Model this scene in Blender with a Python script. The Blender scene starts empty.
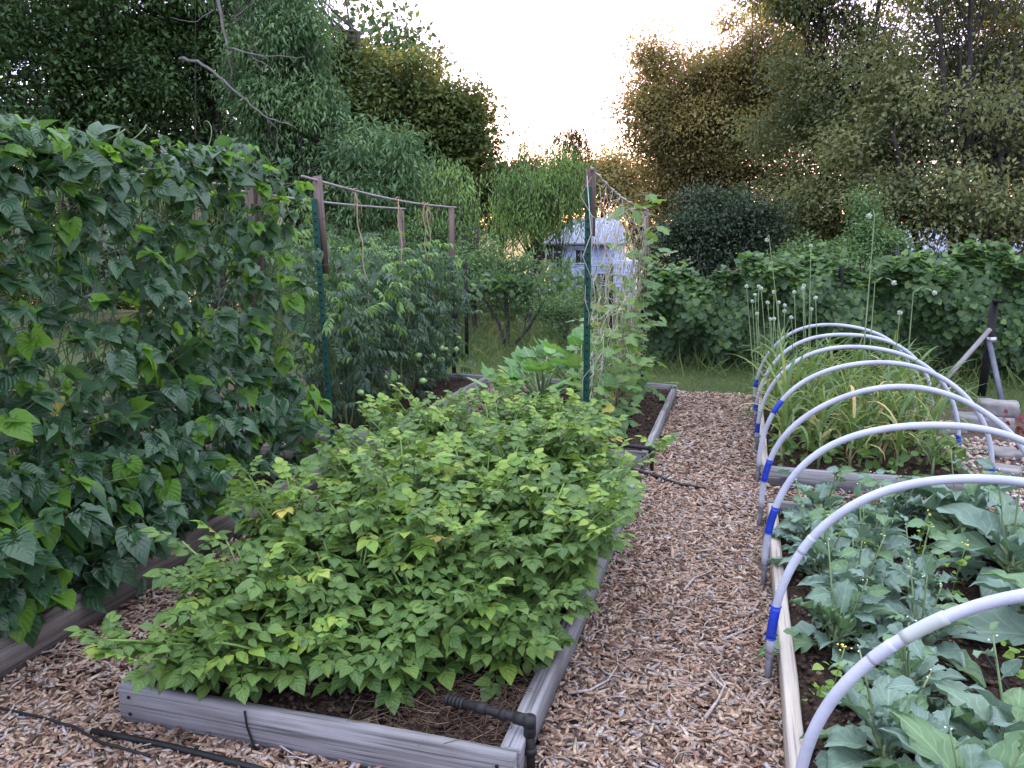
import bpy, math
import numpy as np
from mathutils import Vector
R = np.random.default_rng(11)
rad = math.radians
COL = bpy.context.scene.collection
sc = bpy.context.scene

# ------------------------------------------------------------------ camera model (used to survey points of the place)
F = 800.0; H = 1.6
PITCH = math.atan(150 / F); YAW = math.atan(232 / math.hypot(F, 150))
_fw = np.array([-math.sin(YAW) * math.cos(PITCH), math.cos(YAW) * math.cos(PITCH), -math.sin(PITCH)])
_rt = np.array([math.cos(YAW), math.sin(YAW), 0.0]); _up = np.cross(_rt, _fw)
CAM = np.array([0, 0, H])
def at(x, y, Y):
    d = (x - 512) * _rt + (384 - y) * _up + F * _fw
    return CAM + d * Y / d[1]

# ------------------------------------------------------------------ mesh batches
def nrm(a):
    return a / np.maximum(np.linalg.norm(a, axis=-1, keepdims=True), 1e-9)

class MB:
    def __init__(s):
        s.v = []; s.l = []; s.n = []; s.m = []; s.uv = []; s.k = 0
    def raw(s, V, loops, sizes, m, uv):
        s.v.append(V); s.l.append(loops + s.k); s.n.append(sizes); s.m.append(m); s.uv.append(uv); s.k += len(V)
    def leaves(s, tpl, pos, d, nv, size, mat=0, wid=None):
        """put copies of a leaf: pos (N,3), d direction of growth, nv rough normal"""
        pos = np.asarray(pos, float); N = len(pos)
        if N == 0: return
        y = nrm(np.asarray(d, float)); x = nrm(np.cross(y, np.asarray(nv, float))); z = np.cross(x, y)
        size = np.broadcast_to(size, (N,)).astype(float)
        w = size if wid is None else size * wid
        T = tpl['V']; nvt = len(T)
        V = (pos[:, None, :] + T[None, :, 0, None] * (x * w[:, None])[:, None, :] + T[None, :, 1, None] * (y * size[:, None])[:, None, :]
             + T[None, :, 2, None] * (z * size[:, None])[:, None, :]).reshape(-1, 3)
        L = (tpl['L'][None, :] + (np.arange(N) * nvt)[:, None]).ravel()
        S = np.tile(tpl['S'], N)
        mm = np.repeat(np.broadcast_to(mat, (N,)), len(tpl['S']))
        s.raw(V, L, S, mm, np.tile(tpl['UV'][tpl['L']], (N, 1)))
    def tube(s, P, r, sides=6, mat=0, cap=True):
        P = np.asarray(P, float); n = len(P); r = np.broadcast_to(r, (n,)).astype(float)
        t = nrm(np.gradient(P, axis=0))
        ref = np.array([0, 0, 1.0]) if abs(t[:, 2]).mean() < .8 else np.array([1.0, 0, 0])
        a = nrm(np.cross(t, ref)); b = np.cross(t, a)
        an = np.linspace(0, 2 * math.pi, sides, endpoint=False)
        V = (P[:, None, :] + r[:, None, None] * (np.cos(an)[None, :, None] * a[:, None, :] + np.sin(an)[None, :, None] * b[:, None, :])).reshape(-1, 3)
        i = np.arange(n - 1)[:, None] * sides; j = np.arange(sides)[None, :]; j2 = (j + 1) % sides
        q = np.stack([i + j, i + j2, i + sides + j2, i + sides + j], -1).reshape(-1)
        S = np.full((n - 1) * sides, 4)
        if cap:
            q = np.concatenate([q, np.arange(sides)[::-1], np.arange(sides) + (n - 1) * sides]); S = np.concatenate([S, [sides, sides]])
        acc = np.concatenate([[0], np.cumsum(np.linalg.norm(np.diff(P, axis=0), axis=1))])
        UV = np.stack([np.tile(an / 6.283, n), np.repeat(acc, sides)], -1)
        s.raw(V, q, S, np.full(len(S), mat), UV[q])
    def box(s, lo, hi, mat=0, M=None):
        lo = np.array(lo, float); hi = np.array(hi, float)
        V = np.array([[(lo, hi)[i][0], (lo, hi)[j][1], (lo, hi)[k][2]] for k in (0, 1) for j in (0, 1) for i in (0, 1)])
        if M is not None: V = V @ np.array(M[0]).T + np.array(M[1])
        f = np.array([0, 2, 3, 1, 4, 5, 7, 6, 0, 1, 5, 4, 2, 6, 7, 3, 0, 4, 6, 2, 1, 3, 7, 5])
        s.raw(V, f, np.full(6, 4), np.full(6, mat), np.zeros((24, 2)))
    def faces(s, V, F_, mat=0):
        V = np.asarray(V, float)
        s.raw(V, np.array([i for f in F_ for i in f]), np.array([len(f) for f in F_]), np.full(len(F_), mat), np.zeros((sum(map(len, F_)), 2)))
    def build(s, name, mats, parent=None, smooth=False, origin=None):
        V = np.concatenate(s.v); L = np.concatenate(s.l); S = np.concatenate(s.n); M = np.concatenate(s.m); UV = np.concatenate(s.uv)
        if origin is not None: V = V - np.array(origin)
        me = bpy.data.meshes.new(name)
        me.vertices.add(len(V)); me.vertices.foreach_set('co', V.astype(np.float32).ravel())
        me.loops.add(len(L)); me.loops.foreach_set('vertex_index', L.astype(np.int32))
        me.polygons.add(len(S)); me.polygons.foreach_set('loop_start', np.concatenate([[0], np.cumsum(S)[:-1]]).astype(np.int32))
        me.polygons.foreach_set('material_index', M.astype(np.int32))
        if smooth: me.polygons.foreach_set('use_smooth', np.ones(len(S), bool))
        u = me.uv_layers.new(name='UVMap'); u.data.foreach_set('uv', UV.astype(np.float32).ravel())
        me.update(calc_edges=True)
        if not isinstance(mats, (list, tuple)): mats = [mats]
        for m in mats: me.materials.append(m)
        o = bpy.data.objects.new(name, me); COL.objects.link(o)
        if origin is not None: o.location = origin
        if parent is not None:
            o.parent = parent
            if origin is None: o.location = -parent.location
            else: o.location = Vector(origin) - parent.location
        return o

def tag(o, label, cat, group=None):
    o['label'] = label; o['category'] = cat
    if group: o['group'] = group
    return o
def thing(name, label, cat, loc=(0, 0, 0), group=None):
    o = bpy.data.objects.new(name, None); COL.objects.link(o); o.location = Vector([float(c) for c in loc]); o.empty_display_size = .1
    return tag(o, label, cat, group)
def kind(o, k): o['kind'] = k; return o

# ------------------------------------------------------------------ materials
def newmat(name):
    m = bpy.data.materials.new(name); m.use_nodes = True
    nt = m.node_tree; nt.nodes.clear(); return m, nt
class NT:
    def __init__(s, nt): s.nt = nt
    def __call__(s, t, **kw):
        n = s.nt.nodes.new(t)
        for k, v in kw.items():
            if k.startswith('i_'):
                n.inputs[int(k[2:]) if k[2:].isdigit() else k[2:].replace('_', ' ')].default_value = v
            else: setattr(n, k, v)
        return n
    def ln(s, a, b): s.nt.links.new(a, b)
    def ramp(s, fac, stops, interp='LINEAR'):
        n = s.nt.nodes.new('ShaderNodeValToRGB'); n.color_ramp.interpolation = interp
        e = n.color_ramp.elements
        while len(e) < len(stops): e.new(.5)
        for el, (p, c) in zip(e, stops): el.position = p; el.color = (c[0], c[1], c[2], 1) if len(c) == 3 else c
        s.ln(fac, n.inputs[0]); return n.outputs[0]
    def mix(s, fac, a, b, mode='MIX'):
        n = s.nt.nodes.new('ShaderNodeMix'); n.data_type = 'RGBA'; n.blend_type = mode
        for sock, val in ((n.inputs[0], fac), (n.inputs[6], a), (n.inputs[7], b)):
            if hasattr(val, 'links'): s.ln(val, sock)
            else: sock.default_value = val if not isinstance(val, tuple) or len(val) == 4 else (*val, 1)
        return n.outputs[2]
    def math(s, op, a, b=None):
        n = s.nt.nodes.new('ShaderNodeMath'); n.operation = op
        for sock, val in ((n.inputs[0], a), (n.inputs[1], b)):
            if val is None: continue
            if hasattr(val, 'links'): s.ln(val, sock)
            else: sock.default_value = val
        return n.outputs[0]

GAIN = dict(dark_tree_leaf=1.9, ash_tree_leaf=1.9, maple_tree_leaf=1.5, willow_leaf=2.2, olive_tree_leaf=2.2, grey_green_tree_leaf=2.0, shrub_leaf=2.0, dark_shrub_leaf=1.3, vine_leaf=1.0,
            tomato_leaf=1.0, potato_leaf=1.22, bean_leaf=1.05, brassica_leaf=1.0, garlic_leaf=1.1, zucchini_leaf=1.7, cucumber_leaf=1.4, grass_blade=.95)
def leaf_mat(name, cols, tcol, trans=.35, rough=.5, veins=0.0, vn=6, spec=.4, patch=None, bump=.0):
    cols = [tuple(min(.6, q * GAIN.get(name, 1.15)) for q in c) for c in cols]
    m, nt = newmat(name); N = NT(nt)
    out = N('ShaderNodeOutputMaterial'); geo = N('ShaderNodeNewGeometry')
    k = len(cols)
    c = N.ramp(geo.outputs['Random Per Island'], [((i + .0) / max(1, k - 1), q) for i, q in enumerate(cols)])
    co = N('ShaderNodeTexCoord')
    no = N('ShaderNodeTexNoise', i_Scale=2.5, i_Detail=3.0); N.ln(geo.outputs['Position'], no.inputs['Vector'])
    c = N.mix(N.math('MULTIPLY', no.outputs[0], .5), c, tuple(q * .45 for q in cols[0]))
    if 'tree' in name or 'willow' in name:      # coarse noise shifts patches of the crown to a paler leaf tone
        n4 = N('ShaderNodeTexNoise', i_Scale=.9, i_Detail=4.0); N.ln(geo.outputs['Position'], n4.inputs['Vector'])
        c = N.mix(N.ramp(n4.outputs[0], [(.42, (0, 0, 0)), (.62, (.75, .75, .75))]), c, tuple(min(1, q * r_) for q, r_ in zip(cols[-1], (1.35, 1.25, 1.2))))
    if patch:
        n2 = N('ShaderNodeTexNoise', i_Scale=patch[1], i_Detail=4.0); N.ln(geo.outputs['Position'], n2.inputs['Vector'])
        c = N.mix(N.ramp(n2.outputs[0], [(patch[2], (0, 0, 0)), (patch[2] + .08, (1, 1, 1))]), c, patch[0])
    bs = N('ShaderNodeBsdfPrincipled'); bs.inputs['Roughness'].default_value = rough; bs.inputs['Specular IOR Level'].default_value = spec
    if veins > 0:
        sp = N('ShaderNodeSeparateXYZ'); N.ln(co.outputs['UV'], sp.inputs[0])
        a = N.math('ABSOLUTE', N.math('SUBTRACT', sp.outputs[0], .5))
        mid = N.ramp(a, [(0.0, (1, 1, 1)), (.035, (0, 0, 0))])
        w = N.math('SINE', N.math('MULTIPLY', N.math('SUBTRACT', sp.outputs[1], N.math('MULTIPLY', a, .9)), 6.283 * vn))
        side = N.ramp(w, [(.86, (0, 0, 0)), (1.0, (.6, .6, .6))])
        vv = N.mix(1.0, mid, side, 'LIGHTEN')
        c = N.mix(N.math('MULTIPLY', vv, veins), c, tuple(min(1, q * 2.2 + .04) for q in cols[len(cols) // 2]))
        bp = N('ShaderNodeBump', i_Strength=.3, i_Distance=.003)
        hh_ = w
        if bump > 0:
            n5 = N('ShaderNodeTexNoise', i_Scale=55.0, i_Detail=3.0); N.ln(geo.outputs['Position'], n5.inputs['Vector']); hh_ = N.math('ADD', N.math('MULTIPLY', w, .3), N.math('MULTIPLY', n5.outputs[0], 5.0 * bump))
        N.ln(hh_, bp.inputs['Height']); N.ln(bp.outputs[0], bs.inputs['Normal'])
    elif bump > 0:
        bp = N('ShaderNodeBump', i_Strength=bump, i_Distance=.01); n3 = N('ShaderNodeTexNoise', i_Scale=60.0)
        N.ln(n3.outputs[0], bp.inputs['Height']); N.ln(bp.outputs[0], bs.inputs['Normal'])
    N.ln(c, bs.inputs['Base Color'])
    tr = N('ShaderNodeBsdfTranslucent'); N.ln(N.mix(.35, c, tcol), tr.inputs['Color'])
    mx = N('ShaderNodeMixShader'); mx.inputs[0].default_value = trans
    N.ln(bs.outputs[0], mx.inputs[1]); N.ln(tr.outputs[0], mx.inputs[2]); N.ln(mx.outputs[0], out.inputs[0])
    return m

def plain(name, col, rough=.5, metal=0.0, bump=0.0, bscale=40.0, var=.25, vscale=8.0, spec=.5):
    m, nt = newmat(name); N = NT(nt)
    out = N('ShaderNodeOutputMaterial'); bs = N('ShaderNodeBsdfPrincipled'); co = N('ShaderNodeTexCoord')
    bs.inputs['Roughness'].default_value = rough; bs.inputs['Metallic'].default_value = metal; bs.inputs['Specular IOR Level'].default_value = spec
    no = N('ShaderNodeTexNoise', i_Scale=vscale, i_Detail=6.0); N.ln(co.outputs['Object'], no.inputs['Vector'])
    c = N.ramp(no.outputs[0], [(.3, tuple(q * (1 - var) for q in col)), (.7, tuple(min(1, q * (1 + var)) for q in col))])
    N.ln(c, bs.inputs['Base Color'])
    if bump:
        n2 = N('ShaderNodeTexNoise', i_Scale=bscale, i_Detail=5.0); N.ln(co.outputs['Object'], n2.inputs['Vector'])
        bp = N('ShaderNodeBump', i_Strength=bump, i_Distance=.01); N.ln(n2.outputs[0], bp.inputs['Height']); N.ln(bp.outputs[0], bs.inputs['Normal'])
    N.ln(bs.outputs[0], out.inputs[0]); return m

def wood_mat(name, dark, light, stain=(.12, .09, .06), axis=0):
    m, nt = newmat(name); N = NT(nt)
    out = N('ShaderNodeOutputMaterial'); bs = N('ShaderNodeBsdfPrincipled'); co = N('ShaderNodeTexCoord')
    info = N('ShaderNodeObjectInfo')
    sh = N('ShaderNodeVectorMath', operation='ADD'); N.ln(co.outputs['Object'], sh.inputs[0])
    cx = N('ShaderNodeCombineXYZ'); N.ln(N.math('MULTIPLY', info.outputs['Random'], 37.0), cx.inputs[0]); N.ln(cx.outputs[0], sh.inputs[1])
    sc1 = [28, 28, 28]; sc1[axis] = 1.3; sc2 = [95, 95, 95]; sc2[axis] = 2.2
    def stretched(s_, det, dist=0.0, w=1.0):
        mp = N('ShaderNodeMapping'); mp.inputs['Scale'].default_value = s_; N.ln(sh.outputs[0], mp.inputs[0])
        n = N('ShaderNodeTexNoise', i_Scale=w, i_Detail=det); n.inputs['Distortion'].default_value = dist; N.ln(mp.outputs[0], n.inputs['Vector']); return n.outputs[0]
    a = stretched(sc1, 8.0, .6); b = stretched(sc2, 5.0, .2)
    big = N('ShaderNodeTexNoise', i_Scale=3.0, i_Detail=5.0); N.ln(sh.outputs[0], big.inputs['Vector'])
    vo = N('ShaderNodeTexVoronoi', i_Scale=2.6); mpv = N('ShaderNodeMapping'); s3 = [2.6, 2.6, 2.6]; s3[axis] = 1.0; mpv.inputs['Scale'].default_value = s3
    N.ln(sh.outputs[0], mpv.inputs[0]); N.ln(mpv.outputs[0], vo.inputs['Vector'])
    knot = N.ramp(vo.outputs['Distance'], [(.05, (1, 1, 1)), (.11, (0, 0, 0))])
    c = N.ramp(a, [(.3, dark), (.62, light)])
    c = N.mix(N.ramp(b, [(.30, (.75, .75, .75)), (.47, (0, 0, 0))]), c, tuple(q * .28 for q in dark))
    c = N.mix(N.math('MULTIPLY', N.ramp(big.outputs[0], [(.45, (0, 0, 0)), (.7, (1, 1, 1))]), .55), c, stain)
    c = N.mix(N.math('MULTIPLY', knot, .75), c, tuple(q * .3 for q in dark))
    N.ln(c, bs.inputs['Base Color']); bs.inputs['Roughness'].default_value = .85; bs.inputs['Specular IOR Level'].default_value = .2
    bp = N('ShaderNodeBump', i_Strength=.7, i_Distance=.006); N.ln(N.math('ADD', a, b), bp.inputs['Height']); N.ln(bp.outputs[0], bs.inputs['Normal'])
    N.ln(bs.outputs[0], out.inputs[0]); return m

def island_mat(name, stops, rough=.85, spec=.2, bump=.4, streak=True):
    m, nt = newmat(name); N = NT(nt)
    out = N('ShaderNodeOutputMaterial'); bs = N('ShaderNodeBsdfPrincipled'); geo = N('ShaderNodeNewGeometry')
    c = N.ramp(geo.outputs['Random Per Island'], stops, 'CONSTANT')
    no = N('ShaderNodeTexNoise', i_Scale=90.0, i_Detail=4.0); N.ln(geo.outputs['Position'], no.inputs['Vector'])
    c = N.mix(N.ramp(no.outputs[0], [(.35, (.55, .55, .55)), (.6, (0, 0, 0))]), c, (.05, .035, .028))
    N.ln(c, bs.inputs['Base Color']); bs.inputs['Roughness'].default_value = rough; bs.inputs['Specular IOR Level'].default_value = spec
    if bump:
        bp = N('ShaderNodeBump', i_Strength=bump, i_Distance=.003); N.ln(no.outputs[0], bp.inputs['Height']); N.ln(bp.outputs[0], bs.inputs['Normal'])
    N.ln(bs.outputs[0], out.inputs[0]); return m

def ground_mat(name, cols, s1, s2, bump=.6):
    m, nt = newmat(name); N = NT(nt)
    out = N('ShaderNodeOutputMaterial'); bs = N('ShaderNodeBsdfPrincipled'); geo = N('ShaderNodeNewGeometry')
    a = N('ShaderNodeTexNoise', i_Scale=s1, i_Detail=8.0); b = N('ShaderNodeTexNoise', i_Scale=s2, i_Detail=6.0)
    N.ln(geo.outputs['Position'], a.inputs['Vector']); N.ln(geo.outputs['Position'], b.inputs['Vector'])
    c = N.ramp(b.outputs[0], [(.3, cols[0]), (.5, cols[1]), (.72, cols[2])])
    c = N.mix(N.ramp(a.outputs[0], [(.4, (0, 0, 0)), (.65, (.6, .6, .6))]), c, cols[3])
    N.ln(c, bs.inputs['Base Color']); bs.inputs['Roughness'].default_value = .95; bs.inputs['Specular IOR Level'].default_value = .15
    bp = N('ShaderNodeBump', i_Strength=bump, i_Distance=.02); N.ln(b.outputs[0], bp.inputs['Height']); N.ln(bp.outputs[0], bs.inputs['Normal'])
    N.ln(bs.outputs[0], out.inputs[0]); return m

M = {}
M['bean'] = leaf_mat('bean_leaf', [(.030, .082, .040), (.040, .11, .048), (.055, .135, .052)], (.22, .42, .04), .36, .38, .13, 5, spec=.6)
M['bean_y'] = leaf_mat('bean_leaf_young', [(.09, .22, .03), (.13, .28, .035)], (.32, .52, .04), .5, .45, .12, 5)
M['potato'] = leaf_mat('potato_leaf', [(.050, .110, .028), (.080, .150, .033), (.125, .21, .042)], (.28, .45, .06), .3, .5, .35, 4, spec=.4)
M['potato_y'] = leaf_mat('potato_leaf_young', [(.12, .235, .04), (.175, .29, .045), (.26, .34, .06)], (.35, .5, .05), .3, .5, .2, 4)
M['yellow'] = leaf_mat('yellowed_leaf', [(.34, .36, .05), (.30, .27, .06), (.42, .38, .07)], (.45, .42, .06), .3, .5, .2, 4)
M['stem'] = plain('green_stem', (.13, .22, .05), .5)
M['stem_pale'] = plain('pale_green_stem', (.16, .23, .10), .6)
M['vine'] = plain('bean_vine', (.10, .14, .05), .6)
M['tomato'] = leaf_mat('tomato_leaf', [(.050, .095, .065), (.070, .125, .080), (.10, .165, .085)], (.2, .38, .06), .3, .55, spec=.3, bump=.4)
M['tomato_y'] = leaf_mat('tomato_leaf_young', [(.12, .24, .06), (.16, .28, .08)], (.3, .45, .06), .35, .55)
M['brassica'] = leaf_mat('brassica_leaf', [(.15, .235, .185), (.20, .295, .235), (.19, .30, .17)], (.2, .4, .1), .2, .6, .28, 6, spec=.35, bump=.8)
M['brassica_g'] = leaf_mat('brassica_leaf_green', [(.11, .20, .10), (.16, .26, .12)], (.25, .45, .06), .25, .55, .28, 6)
M['garlic'] = leaf_mat('garlic_leaf', [(.07, .14, .045), (.10, .18, .05), (.15, .23, .055), (.24, .29, .075)], (.3, .45, .06), .3, .5)
M['garlic_dry'] = leaf_mat('dry_garlic_leaf', [(.42, .36, .12), (.5, .42, .2), (.35, .25, .1)], (.5, .4, .15), .3, .6)
M['zucchini'] = leaf_mat('zucchini_leaf', [(.05, .13, .04), (.08, .18, .045), (.13, .25, .06)], (.25, .5, .04), .35, .5, .35, 5)
M['cucumber'] = leaf_mat('cucumber_leaf', [(.06, .13, .045), (.10, .18, .05), (.15, .24, .055)], (.28, .48, .05), .4, .5, .3, 4)
M['grape'] = leaf_mat('vine_leaf', [(.034, .082, .030), (.055, .12, .038), (.10, .18, .05)], (.2, .42, .05), .35, .5, .2, 4)
M['tree_dark'] = leaf_mat('dark_tree_leaf', [(.018, .040, .018), (.026, .055, .020), (.035, .07, .022)], (.15, .2, .03), .25, .6, spec=.25)
M['tree_ash'] = leaf_mat('ash_tree_leaf', [(.030, .062, .032), (.045, .085, .038), (.060, .11, .045)], (.15, .28, .05), .3, .6, spec=.25)
M['tree_maple'] = leaf_mat('maple_tree_leaf', [(.025, .05, .018), (.045, .075, .02), (.06, .085, .022)], (.25, .24, .05), .3, .6, spec=.2)
M['willow'] = leaf_mat('willow_leaf', [(.055, .11, .038), (.075, .14, .045), (.10, .17, .05)], (.3, .42, .06), .4, .55, spec=.25)
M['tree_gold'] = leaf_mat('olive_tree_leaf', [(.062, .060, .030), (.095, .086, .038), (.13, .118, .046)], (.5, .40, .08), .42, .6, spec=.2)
M['tree_right'] = leaf_mat('grey_green_tree_leaf', [(.042, .060, .032), (.060, .080, .038), (.085, .10, .044)], (.35, .35, .06), .38, .6, spec=.25)
M['shrub'] = leaf_mat('shrub_leaf', [(.045, .085, .035), (.06, .11, .042), (.085, .15, .05)], (.25, .4, .05), .35, .55)
M['shrub_dark'] = leaf_mat('dark_shrub_leaf', [(.018, .036, .020), (.028, .050, .025), (.042, .066, .030)], (.1, .2, .06), .2, .5, spec=.35)
M['purple'] = leaf_mat('dark_red_leaf', [(.10, .02, .02), (.16, .035, .03)], (.4, .06, .04), .3, .5)
M['bark'] = plain('bark', (.032, .027, .023), .95, bump=.9, bscale=14, var=.5)
M['bark_pale'] = plain('pale_dead_bark', (.11, .105, .10), .9, bump=.5, bscale=20, var=.3)
M['wood_grey'] = wood_mat('weathered_grey_wood', (.125, .125, .13), (.25, .25, .26), (.085, .07, .06))
M['wood_brown'] = wood_mat('weathered_brown_wood', (.11, .095, .085), (.23, .205, .19), (.07, .055, .045))
M['wood_pale'] = wood_mat('pale_weathered_wood', (.25, .215, .175), (.43, .39, .34), (.30, .27, .25))
M['wood_post'] = wood_mat('post_wood', (.075, .055, .048), (.15, .115, .10), (.06, .04, .035), axis=2)
M['green_steel'] = plain('dark_green_painted_steel', (.005, .034, .024), .75, bump=.2, var=.3, spec=.15)
M['black_steel'] = plain('black_painted_steel', (.010, .010, .011), .7, var=.3, spec=.2)
M['grey_steel'] = plain('galvanized_steel', (.42, .43, .46), .4, .7, var=.2)
M['rail'] = plain('weathered_rail', (.21, .19, .185), .65, .2, bump=.4, bscale=30, var=.3)
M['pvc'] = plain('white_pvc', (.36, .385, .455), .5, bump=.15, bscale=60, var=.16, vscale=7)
M['pvc_joint'] = plain('old_pvc_joint', (.36, .39, .37), .5, var=.06)
M['pvc_grey'] = plain('grey_pvc', (.24, .26, .30), .5, var=.15, bump=.1)
M['blue'] = plain('blue_tape', (.008, .035, .36), .45, var=.25, bump=.3, bscale=50)
M['poly'] = plain('black_polyethylene', (.010, .010, .011), .6, spec=.3, var=.4, bump=.15)
M['wire'] = plain('rusty_wire', (.10, .075, .06), .6, .5)
M['twine'] = plain('jute_twine', (.36, .27, .17), .9, bump=.6, bscale=300)
M['net'] = plain('white_garden_netting', (.36, .34, .29), .7)
M['dry'] = plain('dry_tendril', (.27, .26, .13), .8)
M['black_wire'] = plain('black_fence_wire', (.02, .02, .02), .6)
M['stone'] = plain('grey_stone', (.19, .185, .18), .9, bump=.9, bscale=22, var=.35, vscale=9)
M['flower'] = plain('small_pale_flower', (.72, .72, .62), .6, var=.1)
M['flower_y'] = plain('small_yellow_flower', (.70, .62, .12), .6, var=.1)
M['umbel'] = plain('greenish_white_umbel', (.40, .46, .37), .8, bump=1.0, bscale=90, var=.25, vscale=60)
M['green_tomato'] = plain('unripe_tomato', (.22, .36, .12), .3)
M['siding'] = plain('pale_blue_siding', (.25, .31, .47), .7, var=.05)
M['roofing'] = plain('light_metal_roof', (.20, .225, .30), .8, var=.08)
M['glass'] = plain('dark_window_glass', (.03, .04, .05), .08, var=.1)
M['white_trim'] = plain('white_trim', (.42, .45, .55), .6, var=.05)
M['dark_trim'] = plain('dark_fascia', (.06, .06, .07), .7)
M['soil'] = ground_mat('dark_garden_soil', [(.012, .008, .006), (.035, .022, .017), (.075, .048, .036), (.022, .014, .011)], 9.0, 55.0, 1.0)
M['clod'] = island_mat('soil_clods', [(0, (.02, .012, .009)), (.4, (.045, .028, .02)), (.75, (.09, .055, .04)), (.92, (.20, .14, .10))])
M['mulch'] = ground_mat('mulch_base', [(.03, .02, .016), (.085, .055, .045), (.17, .12, .10), (.05, .034, .028)], 14.0, 70.0, 1.0)
M['chips'] = island_mat('wood_chips', [(0, (.085, .05, .036)), (.13, (.19, .115, .08)), (.30, (.30, .195, .14)), (.48, (.39, .275, .20)), (.68, (.31, .26, .235)), (.80, (.46, .35, .265)), (.92, (.36, .33, .325)), (.975, (.50, .43, .37))])
M['stick'] = island_mat('dry_sticks', [(0, (.26, .22, .20)), (.5, (.38, .33, .30)), (.8, (.16, .11, .09))])
M['straw'] = island_mat('dry_grass_litter', [(0, (.07, .045, .03)), (.4, (.13, .09, .06)), (.85, (.24, .18, .12))], streak=False)
M['pebble'] = island_mat('mixed_pebbles', [(0, (.20, .13, .10)), (.3, (.40, .30, .24)), (.6, (.52, .45, .40)), (.82, (.30, .28, .28)), (.93, (.62, .58, .55))])
M['lawn'] = ground_mat('lawn_ground', [(.025, .040, .014), (.042, .062, .020), (.060, .085, .028), (.055, .065, .028)], .8, 16.0, .8)
M['blade'] = leaf_mat('grass_blade', [(.07, .12, .035), (.10, .16, .04), (.15, .20, .06)], (.3, .4, .06), .3, .6)

# ------------------------------------------------------------------ leaf shapes (local: y along the leaf, z up, x across)
def leaf_tpl(ys, ws, yb=None, fold=.25, curl=.35, cols=1, ruffle=0.0, seed=0):
    r = np.random.default_rng(seed); n = len(ys); V = []; UV = []; Fc = []
    yb = yb or [0] * n; c = 2 * cols + 1
    for i in range(n):
        for j in range(-cols, cols + 1):
            t = j / cols; a = abs(t)
            y = ys[i] + yb[i] * a; z = fold * ws[i] * a - curl * ys[i] ** 2 * .5
            if ruffle and a > .3: z += r.uniform(-ruffle, ruffle) * a
            if ruffle and a == 1 and 1 < i < n - 1: t *= r.uniform(.91, 1.06)
            V.append((t * ws[i], y, z)); UV.append((.5 + t * .5, y))
    for i in range(n - 1):
        for j in range(c - 1):
            a, b = i * c + j, i * c + j + 1
            Fc.append((a, b, b + c, a + c))
    return pack(V, Fc, UV)
def pack(V, Fc, UV):
    return dict(V=np.array(V, float), L=np.array([i for f in Fc for i in f]), S=np.array([len(f) for f in Fc]), UV=np.array(UV, float))
def join(parts):
    """parts: list of (tpl, origin, angle about z, pitch, scale)"""
    V = []; L = []; S = []; U = []; k = 0
    for t, o, a, p, s in parts:
        v = t['V'] * s
        cp, sp = math.cos(p), math.sin(p); v = np.stack([v[:, 0], v[:, 1] * cp - v[:, 2] * sp, v[:, 1] * sp + v[:, 2] * cp], -1)
        ca, sa = math.cos(a), math.sin(a); v = np.stack([v[:, 0] * ca - v[:, 1] * sa, v[:, 0] * sa + v[:, 1] * ca, v[:, 2]], -1) + np.array(o)
        V.append(v); L.append(t['L'] + k); S.append(t['S']); U.append(t['UV']); k += len(v)
    return dict(V=np.concatenate(V), L=np.concatenate(L), S=np.concatenate(S), UV=np.concatenate(U))
def fan_tpl(rs, cup=.15, base=.12, seed=0):
    """palmate leaf: outline radii over the angle, petiole at the origin"""
    r = np.random.default_rng(seed); n = len(rs); V = [(0, .22, 0)]; UV = [(.5, .22)]; Fc = []
    for i, q in enumerate(rs):
        a = -math.pi / 2 + .25 + (2 * math.pi - .5) * i / (n - 1)
        x, y = q * math.cos(a), q * math.sin(a) + .35
        V.append((x, y, -cup * q * q * 2 + r.uniform(-.03, .03))); UV.append((.5 + x, y))
    for i in range(1, n): Fc.append((0, i, i + 1))
    return pack(V, Fc, UV)
T_bean = [leaf_tpl([.02, .0, .16, .42, .70, .9, 1.0], [.0, .26, .44, .40, .22, .07, 0], [0, -.08, -.06, 0, 0, 0, 0], f, c, 2) for f, c in ((.35, .5), (.15, .9), (.5, .2))]
T_pleaf = leaf_tpl([0, .12, .32, .58, .84, 1.0], [.02, .25, .37, .33, .14, 0], None, .25, .5, 1)
def potato_tpl(seed):
    r = np.random.default_rng(seed); ps = []
    rach = leaf_tpl([0, .5, 1.0], [.012, .01, .006], None, 0, .15, 1)
    ps.append((rach, (0, 0, 0), 0, 0, .72))
    for y, s in ((.22, .27), (.46, .33), (.68, .37)):
        for sg in (-1, 1):
            ps.append((T_pleaf, (sg * .01, y + r.uniform(-.02, .02), -.04 * y), -sg * (1.30 - y * .4 + r.uniform(-.15, .15)), r.uniform(-.5, .1), s * r.uniform(.85, 1.1)))
    ps.append((T_pleaf, (0, .74, -.04), r.uniform(-.15, .15), -.2, .42))
    return join(ps)
T_pot = [potato_tpl(i) for i in range(5)]
T_tl = leaf_tpl([0, .3, .7, 1.0], [.01, .17, .13, 0], None, .5, .8, 1)
def tomato_tpl(seed):
    r = np.random.default_rng(seed); ps = [(leaf_tpl([0, .5, 1.0], [.012, .01, .006], None, 0, .5, 1), (0, 0, 0), 0, 0, .8)]
    for y in (.25, .45, .62, .76):
        for sg in (-1, 1): ps.append((T_tl, (0, y, -.2 * y * y), -sg * (1.0 + r.uniform(-.2, .2)), r.uniform(-.9, -.1), .34 * r.uniform(.7, 1.15)))
    ps.append((T_tl, (0, .8, -.14), 0, -.5, .36))
    return join(ps)
T_tom = [tomato_tpl(i) for i in range(5)]
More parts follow.
